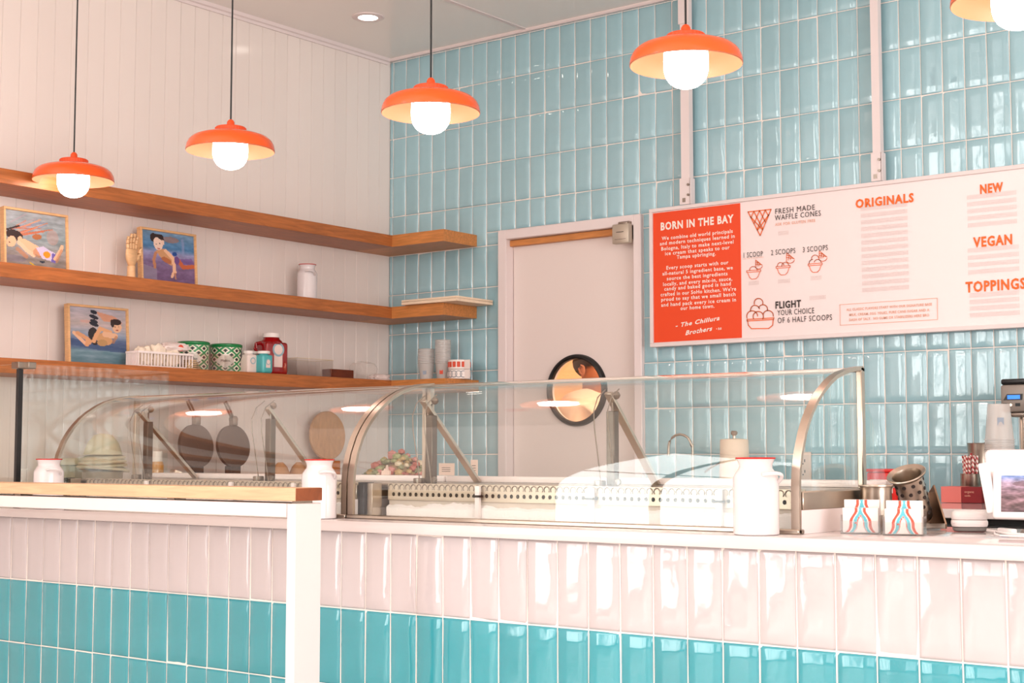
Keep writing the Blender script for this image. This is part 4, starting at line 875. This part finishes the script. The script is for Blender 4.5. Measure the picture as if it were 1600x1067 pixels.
# straw cup
p = at(1517, 784, z=QB); t = thing('straw_cup', 'brushed steel cup holding red and white striped straws', 'cup', (p.x, p.y+.0, QB+.001))
b = B(); b.lathe([(.034, 0), (.036, .003), (.036, .100), (.037, .103), (.034, .103), (.033, .01), (.001, .01)], 36); b.obj('cup', STEEL, t)
cv = Canvas(6, 48, (248, 232, 222)); ph = (cv.y2()*9+cv.x*1.0) % 1; cv.a[ph < .5] = (176, 28, 34); sm = None
spos = [(0, 0)]+[(.011*math.cos(a), .011*math.sin(a)) for a in [2*PI*k/6 for k in range(6)]]+[(.023*math.cos(a), .023*math.sin(a)) for a in [2*PI*k/12+.2 for k in range(12)]]
for i, (x, y) in enumerate(spos):
    hh = .154+(random.random()*.006 if i != 3 else .014)
    L0 = (p.x+x, p.y+y, QB+.012)
    if sm is None:
        o = painted('striped_straw', cv.a, lambda u, v: (.0042*math.cos(2*PI*u), .0042*math.sin(2*PI*u), v*.19), None); sm = o; o.location = L0
    else: o = sm.copy(); COL.objects.link(o); o.location = L0
    o.scale = (1, 1, hh/.19); o.rotation_euler = (random.uniform(-.05, .05)+y*1.5, x*1.5, random.random()*6)
    tag(o, 'red and white spiral striped paper straw standing in the steel cup', 'straw', 'striped straws in the steel cup')
# second steel cup behind
p = at(1528, 700, y=-.1); t = thing('steel_tumbler', 'tall tapered steel tumbler standing behind the striped straws', 'tumbler', (p.x, -.075, QB+.001))
b = B(); b.lathe([(.036, 0), (.044, .15), (.047, .212), (.049, .217), (.046, .217), (.042, .15), (.033, .01), (.001, .01)], 36); b.obj('tumbler', STEEL, t)
# inverted cup stack beside the mixer
p = at(1562, 700, y=-.42); cup_stack('cup_stack', 'upside-down stack of clear plastic cups in front of the milkshake mixer', (p.x, -.42, QB+.001), .052, .35, 28, .0082, CUPM2, True, mat('grey_logo', (150, 160, 175), .5))
# mixer
p = at(1571, 640, y=-.20); t = thing('drink_mixer', 'grey commercial drink mixer with a small blue display, cut off at the right edge', 'mixer', (p.x+.11, -.20, QB+.001)); GM = mat('mixer_grey', (142, 132, 124), .4, .3)
b = B(); b.box(-.10, .10, -.08, .08, .325, .425, .01, 2); b.obj('mixer_head', GM, t); b = B(); b.box(-.098, .10, -.078, .08, .425, .445, .006, 2); b.obj('mixer_top', BLACK, t)
b = B(); b.box(-.055, .06, -.012, .06, .02, .325, .004); b.obj('column', STEEL, t); b = B(); b.box(-.09, .1, -.09, .09, 0, .02, .004); b.obj('base', STEELD, t)
b = B(); b.box(-.07, .08, -.06, .06, .308, .325, .003); b.obj('head_collar', STEELD, t)
b = B(); b.lathe([(.006, .12), (.006, .32)], 12, (-.03, -.04, 0)); b.obj('spindle', STEEL, t)
b = B(); b.prism([(-.088, .368), (-.075, .39), (-.018, .39), (-.02, .368)], -.0815, -.0805, 'y'); b.obj('display_bezel', BLACK, t)
b = B(); b.box(-.073, -.028, -.0825, -.0815, .372, .386); b.obj('blue_display', mat('blue_lcd', (40, 120, 235), .3, emit=1.2), t)
b = B(); b.box(-.09, -.076, -.082, -.0805, .345, .357); b.obj('button', BLACK, t); b = B(); b.box(-.045, -.028, -.082, -.0805, .346, .357); b.obj('button', BLACK, t); b = B(); b.lathe([(.005, 0), (.005, .002)], 12, (-.062, -.0805, .351), Matrix.Rotation(PI/2, 4, 'X')); b.obj('lit_button', mat('lit_button', (255, 240, 220), .3, emit=1), t)
# ================================================================== RIGHT END OF THE FRONT COUNTER
def wavecard(seed):
    c = Canvas(64, 58, (246, 236, 232)); X = (c.x-.5)*2; Y = c.y2()
    w_ = .34+.50*(1-Y)**1.3-.12*np.sin(Y*9.0)*.5
    ax = np.abs(X)
    for lo_, hi, col in ((0.0, .12, (214, 84, 60)), (.12, .17, (246, 236, 232)), (.17, .30, (96, 190, 206)), (.30, .36, (190, 224, 232))):
        mm = (w_-ax > lo_*1.35) & (w_-ax < hi*1.35); c.a[mm] = col
    w2 = w_-.42; mm = (w2-ax > 0) & (w2-ax < .045) ; c.a[mm] = (232, 120, 96)
    c.ell(.36, .62, .03, .03, (206, 60, 40)); c.ell(.42, .5, .022, .022, (206, 60, 40)); c.ell(.46, .4, .02, .02, (206, 60, 40)); c.line([(.4, .68), (.45, .45), (.55, .3)], .015, (224, 110, 90))
    return c.a
WC = wavecard(0)
def card_holder(label, x, y, rz):
    t = thing('card_holder', label, 'card holder', (x, y, ZT+.001), rz, 'acrylic holders with printed cards')
    b = B(); b.box(-.043, .043, -.034, -.032, 0, .028, .0005, 1); b.box(-.043, .043, .02, .022, 0, .05); b.box(-.043, -.041, -.032, .02, 0, .04); b.box(.041, .043, -.032, .02, 0, .04); b.box(-.043, .043, -.034, .022, -.0005, .002); b.obj('acrylic_tray', PLAST, t)
    for nm, yy, h, lean in (('printed_card', -.029, .053, 0), ('printed_card', -.006, .070, 0)):
        painted('card_print', WC, lambda u, v: ((u-.5)*.076, yy-.0005, .003+v*h), t); b = B(); b.box(-.038, .038, yy, yy+.018, .0025, .003+h); b.obj('card_block', PAPER, t)
    return t
pn = at(1340, 835, z=ZT); card_holder('acrylic holder of white cards with red and blue waves, beside the display case', 3.737, -2.505, .28)
card_holder('acrylic holder of white cards with red and blue waves, the one nearer the card reader', 3.838, -2.512, .28)
p = at(1392, 820, y=-2.33); t = thing('steel_canister', 'short brushed steel canister with a rolled rim behind the card holders', 'canister', (3.692, -2.33, ZT+.001))
b = B(); b.lathe([(.034, 0), (.0355, .003), (.0355, .09), (.037, .097), (.040, .099), (.040, .102), (.036, .102), (.034, .095), (.033, .01), (.001, .01)], 40); b.obj('canister', STEEL, t)
# perforated cutlery cylinder in an angled steel stand
t = thing('cutlery_stand', 'angled steel stand holding the perforated cylinder', 'stand', (3.752, -2.19, ZT+.001), .75)
b = B(); b.prism([(-.05, 0), (-.05, .012), (.02, .10), (.05, .082), (.05, 0)], .028, .032, 'x'); b.obj('side_plate', mat('steel_brown_reflection', (150, 124, 104), .2, 1), t)  # plates coloured brown for the dark reflection in the steel
b = B(); b.prism([(-.05, 0), (-.05, .012), (.02, .10), (.05, .082), (.05, 0)], -.045, -.041, 'x'); b.obj('side_plate', mat('steel_brown_reflection', (150, 124, 104), .2, 1), t)
b = B(); b.box(-.04, .028, .046, .05, 0, .082); b.box(-.04, .028, -.05, .046, 0, .003); b.box(-.04, .028, -.05, -.047, 0, .012); b.obj('tray', STEEL, t)
pc = thing('perforated_cylinder', 'steel cutlery cylinder with round holes and a flared rim, tilted in its stand', 'cutlery cylinder', (3.742, -2.20, ZT+.022)); pc.rotation_euler = (.45, -.22, .3); pc.scale = (1.12, 1.12, 1.05)
b = B(); b.lathe([(.001, 0), (.026, 0), (.028, .004), (.031, .105), (.040, .112), (.0415, .115), (.040, .117), (.031, .112), (.029, .105), (.026, .006)], 40, cap=False); b.obj('cylinder_wall', STEEL, pc)
b = B()
for r_ in range(5):
    for k in range(10):
        a = 2*PI*(k+.5*(r_ % 2))/10; z = .02+r_*.019; M_ = Matrix.Rotation(a, 4, 'Z') @ Matrix.Translation((.0283+.003*(z/.105), 0, z)) @ Matrix.Rotation(PI/2, 4, 'Y'); b.lathe([(.0042, -.0005), (.0042, .0009), (.001, .0009)], 10, M=M_)
b.obj('hole', INKD, pc, kind='stuff')
# card reader
p = at(1515, 831, z=ZT); t = thing('card_reader', 'small white rounded card reader on a grey dock, on the worktop', 'card reader', (3.89, -2.275, ZT+.001), .4)
RW = mat('reader_white', (248, 238, 236), .3)
def squircle(prof, sx, sy):
    b = B(); b.lathe(prof, 40)
    for v in b.bm.verts:
        a = math.atan2(v.co.y, v.co.x); r = math.hypot(v.co.x, v.co.y); k = (abs(math.cos(a))**4+abs(math.sin(a))**4)**(-.25); v.co.x = sx*r*k*math.cos(a); v.co.y = sy*r*k*math.sin(a)
    return b
squircle([(.86, 0), (.95, .002), (.97, .009), (.9, .0095)], .038, .036).obj('dock', mat('dock_grey', (130, 124, 120), .5), t)
squircle([(.8, .0095), (.96, .011), (1, .016), (1, .022), (.95, .0255), (.9, .026)], .040, .038).obj('lower_shell', RW, t)
squircle([(.9, .0262), (.97, .027), (1, .031), (.99, .038), (.93, .043), (.8, .046), (.5, .047)], .040, .038).obj('upper_shell', RW, t)
t = thing('white_cable', 'white cable with a plug running from the card reader to the tablet', 'cable', (0, 0, ZT+.001))
b = B(); b.tube([(3.94, -2.30, .004), (3.965, -2.33, .004), (3.99, -2.36, .004), (4.02, -2.39, .003), (4.06, -2.41, .003)], .0028, 8); b.tube([(3.925, -2.27, .003), (3.96, -2.31, .003), (4.0, -2.42, .003), (4.03, -2.47, .003), (4.1, -2.47, .003)], .0018, 6); b.obj('cord', RW, t); b = B(); b.box(-.03, .03, -.007, .007, 0, .012, .003); b.xf(Matrix.Translation((4.0, -2.345, 0)) @ Matrix.Rotation(-.7, 4, 'Z')); b.obj('plug', RW, t)
# tablet till
t = thing('tablet_till', 'white point-of-sale tablet on a stand, its screen showing a photo, at the right edge', 'tablet', (4.09, -2.335, ZT+.001), .15)
TL = Matrix.Translation((0, 0, .03)) @ Matrix.Rotation(-.16, 4, 'X')
b = B(); b.box(-.115, .16, -.030, -.012, 0, .105, .008, 3); b.xf(TL); b.obj('tablet_shell', RW, t)
cv = Canvas(80, 60, (150, 130, 140)).grad([(0, (120, 150, 210)), (.2, (150, 130, 150)), (.5, (130, 100, 110)), (.8, (110, 80, 84)), (1, (80, 56, 60))]).nz((70, 60, 66), 9, 9, 3); cv.ell(.45, .5, .22, .14, (40, 34, 38), .3, .8); cv.ell(.5, .42, .14, .07, (210, 196, 196), .2, .8); cv.ell(.3, .2, .2, .1, (90, 60, 66), .2, .5)
painted('screen', cv.a, lambda u, v: tuple(TL @ Vector((-.096+u*.24, -.0306, .014+v*.079))), t, 'tablet screen showing a photo')
b = B(); b.box(-.133, .15, -.002, .014, .08, .183, .012, 3); b.obj('rear_shell', RW, t)
b = B(); b.box(-.010, .012, -.02, .012, 0, .11, .004, 2); b.xf(Matrix.Translation((-.118, 0, .045)) @ Matrix.Rotation(-.16, 4, 'Y')); b.obj('side_reader', RW, t)
b = B(); b.lathe([(.034, 0), (.034, .030), (.03, .034), (.02, .038), (.018, .09)], 32, (.0, .012, 0)); b.obj('stand_foot', RW, t)
# ================================================================== THINGS BEHIND THE LEFT CASE
XL = .30; QB = .914
p = at(160, 740, x=.33); t = thing('bowl_stack', 'stack of pale cream bowls behind the left display case', 'bowls', (.33, p.y, QB+.001)); CR = mat('cream_dish', (222, 210, 180), .5)
b = B(); b.lathe([(.06, 0), (.075, .03), (.078, .13), (.074, .135)], 36); b.obj('lower_bowl', mat('glass_grey', (160, 150, 132), .3), t)
for i in range(4):
    b = B(); b.lathe([(.10-.004*i, 0), (.102-.004*i, .006), (.075-.004*i, .018), (.02, .022)], 36, (random.uniform(-.01, .01), random.uniform(-.01, .01), .137+i*.014), Matrix.Rotation(random.uniform(-.09, .09), 4, 'X')); b.obj('dish', CR, t)
b = B(); b.lathe([(.075, .0), (.06, .045), (.035, .075), (.015, .082)], 36, (0, 0, .198)); b.obj('upturned_bowl', CR, t)
p = at(118, 735, x=.11); t = thing('storage_box', 'olive lidded storage box beside the cream bowls', 'box', (.11, p.y, QB+.001)); b = B(); b.box(-.08, .08, -.06, .07, 0, .155, .006); b.obj('box_body', mat('olive_box', (170, 162, 130), .5), t); b = B(); b.box(-.083, .083, -.063, .073, .156, .185, .006); b.obj('lid', CR, t)
p = at(244, 738, x=XL); t = thing('sauce_bottle', 'amber syrup bottle with a white cap behind the left case', 'bottle', (XL, p.y, QB+.001))
b = B(); b.lathe([(.028, 0), (.03, .004), (.03, .155), (.026, .17)], 28); b.obj('bottle', mat('amber', (206, 138, 40), .15, coat=.5), t); b = B(); b.lathe([(.0235, .168), (.024, .208), (.021, .212)], 24); b.obj('cap', LIDW, t)
p = at(266, 745, x=.42); t = thing('steel_pitcher', 'small tipped steel pitcher beside the amber bottle', 'pitcher', (.44, p.y, QB+.055)); b = B(); b.lathe([(.035, -.05), (.038, 0), (.034, .04), (.036, .055), (.033, .055), (.031, .03), (.03, -.045), (.001, -.045)], 28); b.xf(Matrix.Translation((0, 0, .02)) @ Matrix.Rotation(-.5, 4, 'X')); b.obj('pitcher', STEEL, t); b = B(); b.tube([(0, -.03, .05), (0, -.07, .04), (0, -.065, 0), (0, -.03, -.01)], .005, 6); b.obj('handle', BLACKM, t)
IR = mat('cast_iron', (92, 74, 66), .55, .2, bump=.5, bscale=120)
for k, (px, lab) in enumerate(((331, 'opened round waffle cone iron with an upright handle, the left one'), (389, 'opened round waffle cone iron with an upright handle, the right one'))):
    p = at(px, 690, x=XL); t = thing('waffle_iron', lab, 'waffle iron', (XL-.04, p.y, QB+.001), .03, 'round waffle cone irons')
    b = B(); b.box(-.09, .10, -.07, .07, 0, .07, .01); b.obj('iron_base', BLACKM, t)
    b = B(); b.lathe([(.066, .07), (.070, .074), (.070, .088), (.06, .092)], 40, (.02, 0, 0)); b.obj('lower_plate', IR, t)
    My = Matrix.Translation((-.06, 0, .235)) @ Matrix.Rotation(PI/2-.12, 4, 'Y')
    b = B(); b.lathe([(.084, -.012), (.093, -.008), (.093, .008), (.082, .012)], 44, M=My); b.obj('upper_plate', IR, t)
    b = B(); b.box(-.075, -.045, -.014, .014, .325, .36, .004); b.tube([(-.06, -.008, .35), (-.06, -.04, .40), (-.06, -.055, .425)], .0045, 8); b.tube([(-.06, .004, .35), (-.06, -.026, .405), (-.06, -.045, .43)], .0045, 8); b.lathe([(.016, -.012), (.016, .012)], 16, (-.06, 0, .352), Matrix.Rotation(PI/2, 4, 'Y')); b.obj('handle', STEELD, t)
    b = B(); b.box(-.08, -.04, -.03, .03, .07, .15, .004); b.obj('hinge', BLACKM, t)
p = at(446, 730, x=.32); 
for k in range(2):
    t = thing('paper_pouch', 'crumpled tan paper pouch behind the strut, '+('the left one' if k == 0 else 'the right one'), 'pouch', (.32, p.y-.03+.11*k, QB+.001)); b = B()
    b.lathe([(.042, 0), (.05, .02), (.046, .11), (.03, .145), (.012, .165)], 9); b.obj('pouch_body', mat('tan_pouch', (190, 140, 100), .7, bump=.5), t)
p = at(492, 740, x=.36); t = thing('wooden_bowl', 'orange-brown wooden bowl between the pouches and the round board', 'bowl', (.36, p.y+.035, QB+.001)); b = B(); b.lathe([(.035, 0), (.055, .05), (.06, .11), (.055, .11), (.048, .05), (.001, .012)], 32); b.obj('bowl', OAK, t)
p = at(507, 682, x=.05); t = thing('round_board', 'round wooden board standing upright against the planked wall', 'board', (.06, p.y, QB+.001)); b = B(); b.lathe([(.001, 0), (.113, 0), (.117, .004), (.117, .014), (.113, .018), (.001, .018)], 56, (0, 0, .29), Matrix.Rotation(PI/2-.05, 4, 'Y'), cap=False); b.obj('disc', mat('round_board_wood', (196, 146, 104), .5, var=.12, grain=(4, 12, 4)), t)
b = B(); b.box(-.015, .05, -.05, .05, 0, .17, .003); b.obj('stand', OAK, t)
# topping jars behind the middle frame, on the steel table in front of the door wall
t = thing('prep_table', 'low steel prep table behind the display cases', 'table', (.95, -1.15, 0))
b = B(); b.box(-.30, .60, -.22, .15, .90, .935, .003); b.obj('table_top', STEEL, t)
for x in (-.28, .56):
    for y in (-.20, .11): b = B(); b.box(x, x+.03, y, y+.03, 0, .90, .002, 1); b.obj('leg', STEEL, t)
TC = [(190, 160, 104), (180, 96, 84), (156, 160, 110), (222, 206, 176), (204, 136, 128), (134, 138, 100)]
p0 = at(622, 740, y=-1.18)
t = thing('topping_bowl', 'wide clear bowl heaped with assorted colourful toppings behind the glass', 'bowl', (p0.x, -1.18, .9365))
b = B(); b.lathe([(.06, 0), (.11, .04), (.145, .10), (.142, .10), (.106, .043), (.055, .006), (.001, .006)], 40); b.obj('glass_bowl', PLAST, t)
for ci, col in enumerate(TC):
    b = B()
    for i in range(22):
        a = random.random()*2*PI; rr = math.sqrt(random.random())*.125; z = .09+.10*(1-(rr/.125)**2)*random.random()**.6 if rr < .12 else .09; b.ico((rr*math.cos(a), rr*math.sin(a), z), random.uniform(.012, .022), 1, (1, 1, .8))
    b.obj('topping', mat('topping_%d' % ci, col, .5), t, kind='stuff')
b = B(); b.ico((0, 0, .07), .1, 2, (1, 1, .75)); b.obj('topping_core', mat('topping_core', (190, 160, 120), .6), t, kind='stuff')
# small cards at the service side
for px, py, w_, h_, lab in ((698, 729, .06, .045, 'pair of small beige printed cards standing on the service ledge'), (741, 719, .026, .058, 'tall narrow beige tag standing on the service ledge')):
    p = at(px, py, y=-1.9); t = thing('small_card', lab, 'card', (p.x, -2.205, 1.0505)) if False else thing('small_card', lab, 'card', (at(px, py, y=-2.205).x, -2.205, 1.0505))
    b = B(); b.box(-w_/2, w_/2, -.001, .001, 0, h_*.8); b.obj('card', mat('beige_card', (228, 200, 186), .6), t)
    b = B(); [b.box(-w_*.3, w_*.25, -.0016, -.001, h_*(.25+.12*k), h_*(.28+.12*k)) for k in range(3)]; b.obj('printed_lines', INKD, t)
pT = at(605, 735, y=-2.2); t = thing('crown_stand', 'tiny pale crown-shaped stand on the service ledge', 'ornament', (pT.x, -2.205, 1.0505)); b = B(); b.prism([(-.016, 0), (.016, 0), (.016, .012), (.008, .014), (.004, .03), (0, .016), (-.004, .02), (-.008, .013), (-.016, .012)], -.004, .004, 'y'); b.obj('crown', mat('beige_card', (228, 200, 186), .6), t)
# ================================================================== PERSON
def skin(name, verts, edges, radii, mt, parent, sub=2):
    me = bpy.data.meshes.new(name); me.from_pydata(verts, edges, []); o = bpy.data.objects.new(name, me); COL.objects.link(o)
    m = o.modifiers.new('s', 'SKIN'); sv = me.skin_vertices[0].data
    for i, r in enumerate(radii): sv[i].radius = r if isinstance(r, tuple) else (r, r)
    sv[0].use_root = True; m.use_smooth_shade = True; s = o.modifiers.new('u', 'SUBSURF'); s.levels = sub; s.render_levels = sub
    dg = bpy.context.evaluated_depsgraph_get(); nm = bpy.data.meshes.new_from_object(o.evaluated_get(dg)); bpy.data.objects.remove(o)
    nm.materials.clear(); nm.materials.append(mt)
    for f in nm.polygons: f.use_smooth = True
    return link(name, nm, parent)
hx = at(926, 585, y=.5).x
P_ = thing('person', 'person with short dark hair behind the door porthole, facing right', 'person', (hx, .5, 0), 0)   # local +X is where the face looks
SKM = mat('skin', (176, 112, 80), .5)
V = [(0, 0, .93), (0, 0, 1.1), (.01, 0, 1.26), (.0, 0, 1.36), (.005, 0, 1.43), (.02, 0, 1.47), (.025, 0, 1.53), (.01, 0, 1.585),
     (0, .09, .90), (0, .10, .50), (-.01, .10, .09), (.10, .10, .045), (0, -.09, .90), (0, -.10, .50), (-.01, -.10, .09), (.10, -.10, .045),
     (0, .17, 1.34), (-.02, .22, 1.10), (.10, .20, .95), (.17, .19, .93), (0, -.17, 1.34), (-.02, -.22, 1.10), (.10, -.20, .95), (.17, -.19, .93)]
E_ = [(0, 1), (1, 2), (2, 3), (3, 4), (4, 5), (5, 6), (6, 7), (0, 8), (8, 9), (9, 10), (10, 11), (0, 12), (12, 13), (13, 14), (14, 15), (3, 16), (16, 17), (17, 18), (18, 19), (3, 20), (20, 21), (21, 22), (22, 23)]
Rr = [.13, .12, .13, .07, .055, .075, .088, .06, .085, .058, .04, .035, .085, .058, .04, .035, .055, .042, .034, .028, .055, .042, .034, .028]
skin('body', V, E_, Rr, SKM, P_)
skin('shirt', [(0, 0, .92), (0, 0, 1.1), (.01, 0, 1.26), (0, 0, 1.40), (0, .17, 1.34), (-.015, .205, 1.17), (0, -.17, 1.34), (-.015, -.205, 1.17), (.004, 0, 1.455)], [(0, 1), (1, 2), (2, 3), (3, 4), (4, 5), (3, 6), (6, 7), (3, 8)], [.155, .15, .155, .12, .085, .068, .085, .068, .07], mat('pale_shirt', (236, 214, 200), .8, bump=.5, bscale=40), P_)
skin('trousers', [(0, 0, .94), (0, .09, .88), (0, .10, .5), (-.01, .10, .10), (0, -.09, .88), (0, -.10, .5), (-.01, -.10, .10)], [(0, 1), (1, 2), (2, 3), (0, 4), (4, 5), (5, 6)], [.15, .105, .08, .065, .105, .08, .065], mat('dark_trousers', (40, 42, 54), .8), P_)
HRM = mat('dark_hair', (38, 24, 20), .75, bump=.6, bscale=150)
b = B(); b.ico((0, 0, 1.575), .1, 3, (1.06, .92, .88))
for v in [v for v in b.bm.verts if (v.co.z < 1.535 and v.co.x > .012) or v.co.z < 1.49 or (v.co.x > .075 and v.co.z < 1.59)]: b.bm.verts.remove(v)
b.obj('hair', HRM, P_)
for sy in (-1, 1):
    b = B(); b.ico((.0, sy*.088, 1.53), .03, 2, (.55, .3, 1)); b.tube([(.012, sy*.094, 1.545), (-.002, sy*.099, 1.556), (-.014, sy*.099, 1.54), (-.008, sy*.097, 1.518), (.004, sy*.093, 1.508)], .005, 6); b.obj('ear', SKM, P_)
    b = B(); b.ico((.098, sy*.032, 1.545), .012, 2, (.6, 1, .7)); b.obj('eye', mat('eye_white', (230, 220, 214), .3), P_)
    b = B(); b.tube([(.10, sy*.018, 1.562), (.104, sy*.034, 1.568), (.094, sy*.052, 1.562)], .0045, 6); b.obj('eyebrow', HRM, P_)
b = B(); b.tube([(.098, 0, 1.555), (.118, 0, 1.525), (.128, 0, 1.508), (.108, 0, 1.50)], [.008, .011, .014, .008], 8); b.obj('nose', SKM, P_)
b = B(); b.tube([(.088, -.028, 1.478), (.103, 0, 1.480), (.088, .028, 1.478)], .006, 6); b.obj('mouth', mat('lips', (170, 84, 66), .5), P_)
for sy in (-1, 1):
    for k in range(4): 
        b = B(); b.tube([(.18, sy*(.19+.016*(k-1.5)), .93), (.215+.004*(k % 2), sy*(.19+.018*(k-1.5)), .915), (.235+.006*(1-abs(k-1.5)), sy*(.19+.018*(k-1.5)), .89)], [.009, .0085, .007], 7); b.obj('finger', SKM, P_)
    b = B(); b.tube([(.165, sy*.165, .935), (.19, sy*.145, .925), (.205, sy*.14, .905)], [.010, .009, .008], 7); b.obj('thumb', SKM, P_)

# ================================================================== SUB-PARTS (thing > part > sub-part)
SUB = {'can_body': ('red_rim', 'handle'), 'porthole_ring': ('porthole_pane',), 'bracket_plate': ('bolt',), 'paper_label': ('label_ring', 'label_centre'), 'mixer_head': ('display_bezel', 'blue_display', 'button', 'lit_button', 'mixer_top', 'head_collar', 'spindle'),
       'air_grille': ('grille_hole', 'scallop_ridge'), 'pan_divider': ('divider_clip',), 'support_post': ('ball_knob', 'floor_clamp', 'clamp_screw'), 'cover_plate': ('socket_slots',), 'tablet_shell': ('screen',), 'housing': ('label_line', 'arm'),
       'ribbed_neck': ('cable_cap',), 'sticker': ('sticker_centre',), 'jug_body': ('jug_handle',), 'upper_plate': ('handle',), 'cylinder_wall': ('hole',), 'trim_ring': ('lit_lens',), 'nested_cups': ('printed_logo',), 'card': ('printed_lines',), 'hair': (), 'base': ('lever',), 'frame': ('print', 'backing')}
def base(o): return o.name.split('.')[0]
def ctr(o): return sum((Vector(c) for c in o.bound_box), Vector())/8
for root in [o for o in COL.objects if o.parent is None]:
    kids = [c for c in root.children if c.type == 'MESH']; taken = set()
    for pn, subs in SUB.items():
        ps = [k for k in kids if base(k) == pn and k.location.length < 1e-6 and k.name not in taken]
        if not ps: continue
        for k in kids:
            if base(k) in subs: k.parent = min(ps, key=lambda q: (ctr(q)-ctr(k)).length); taken.add(k.name)
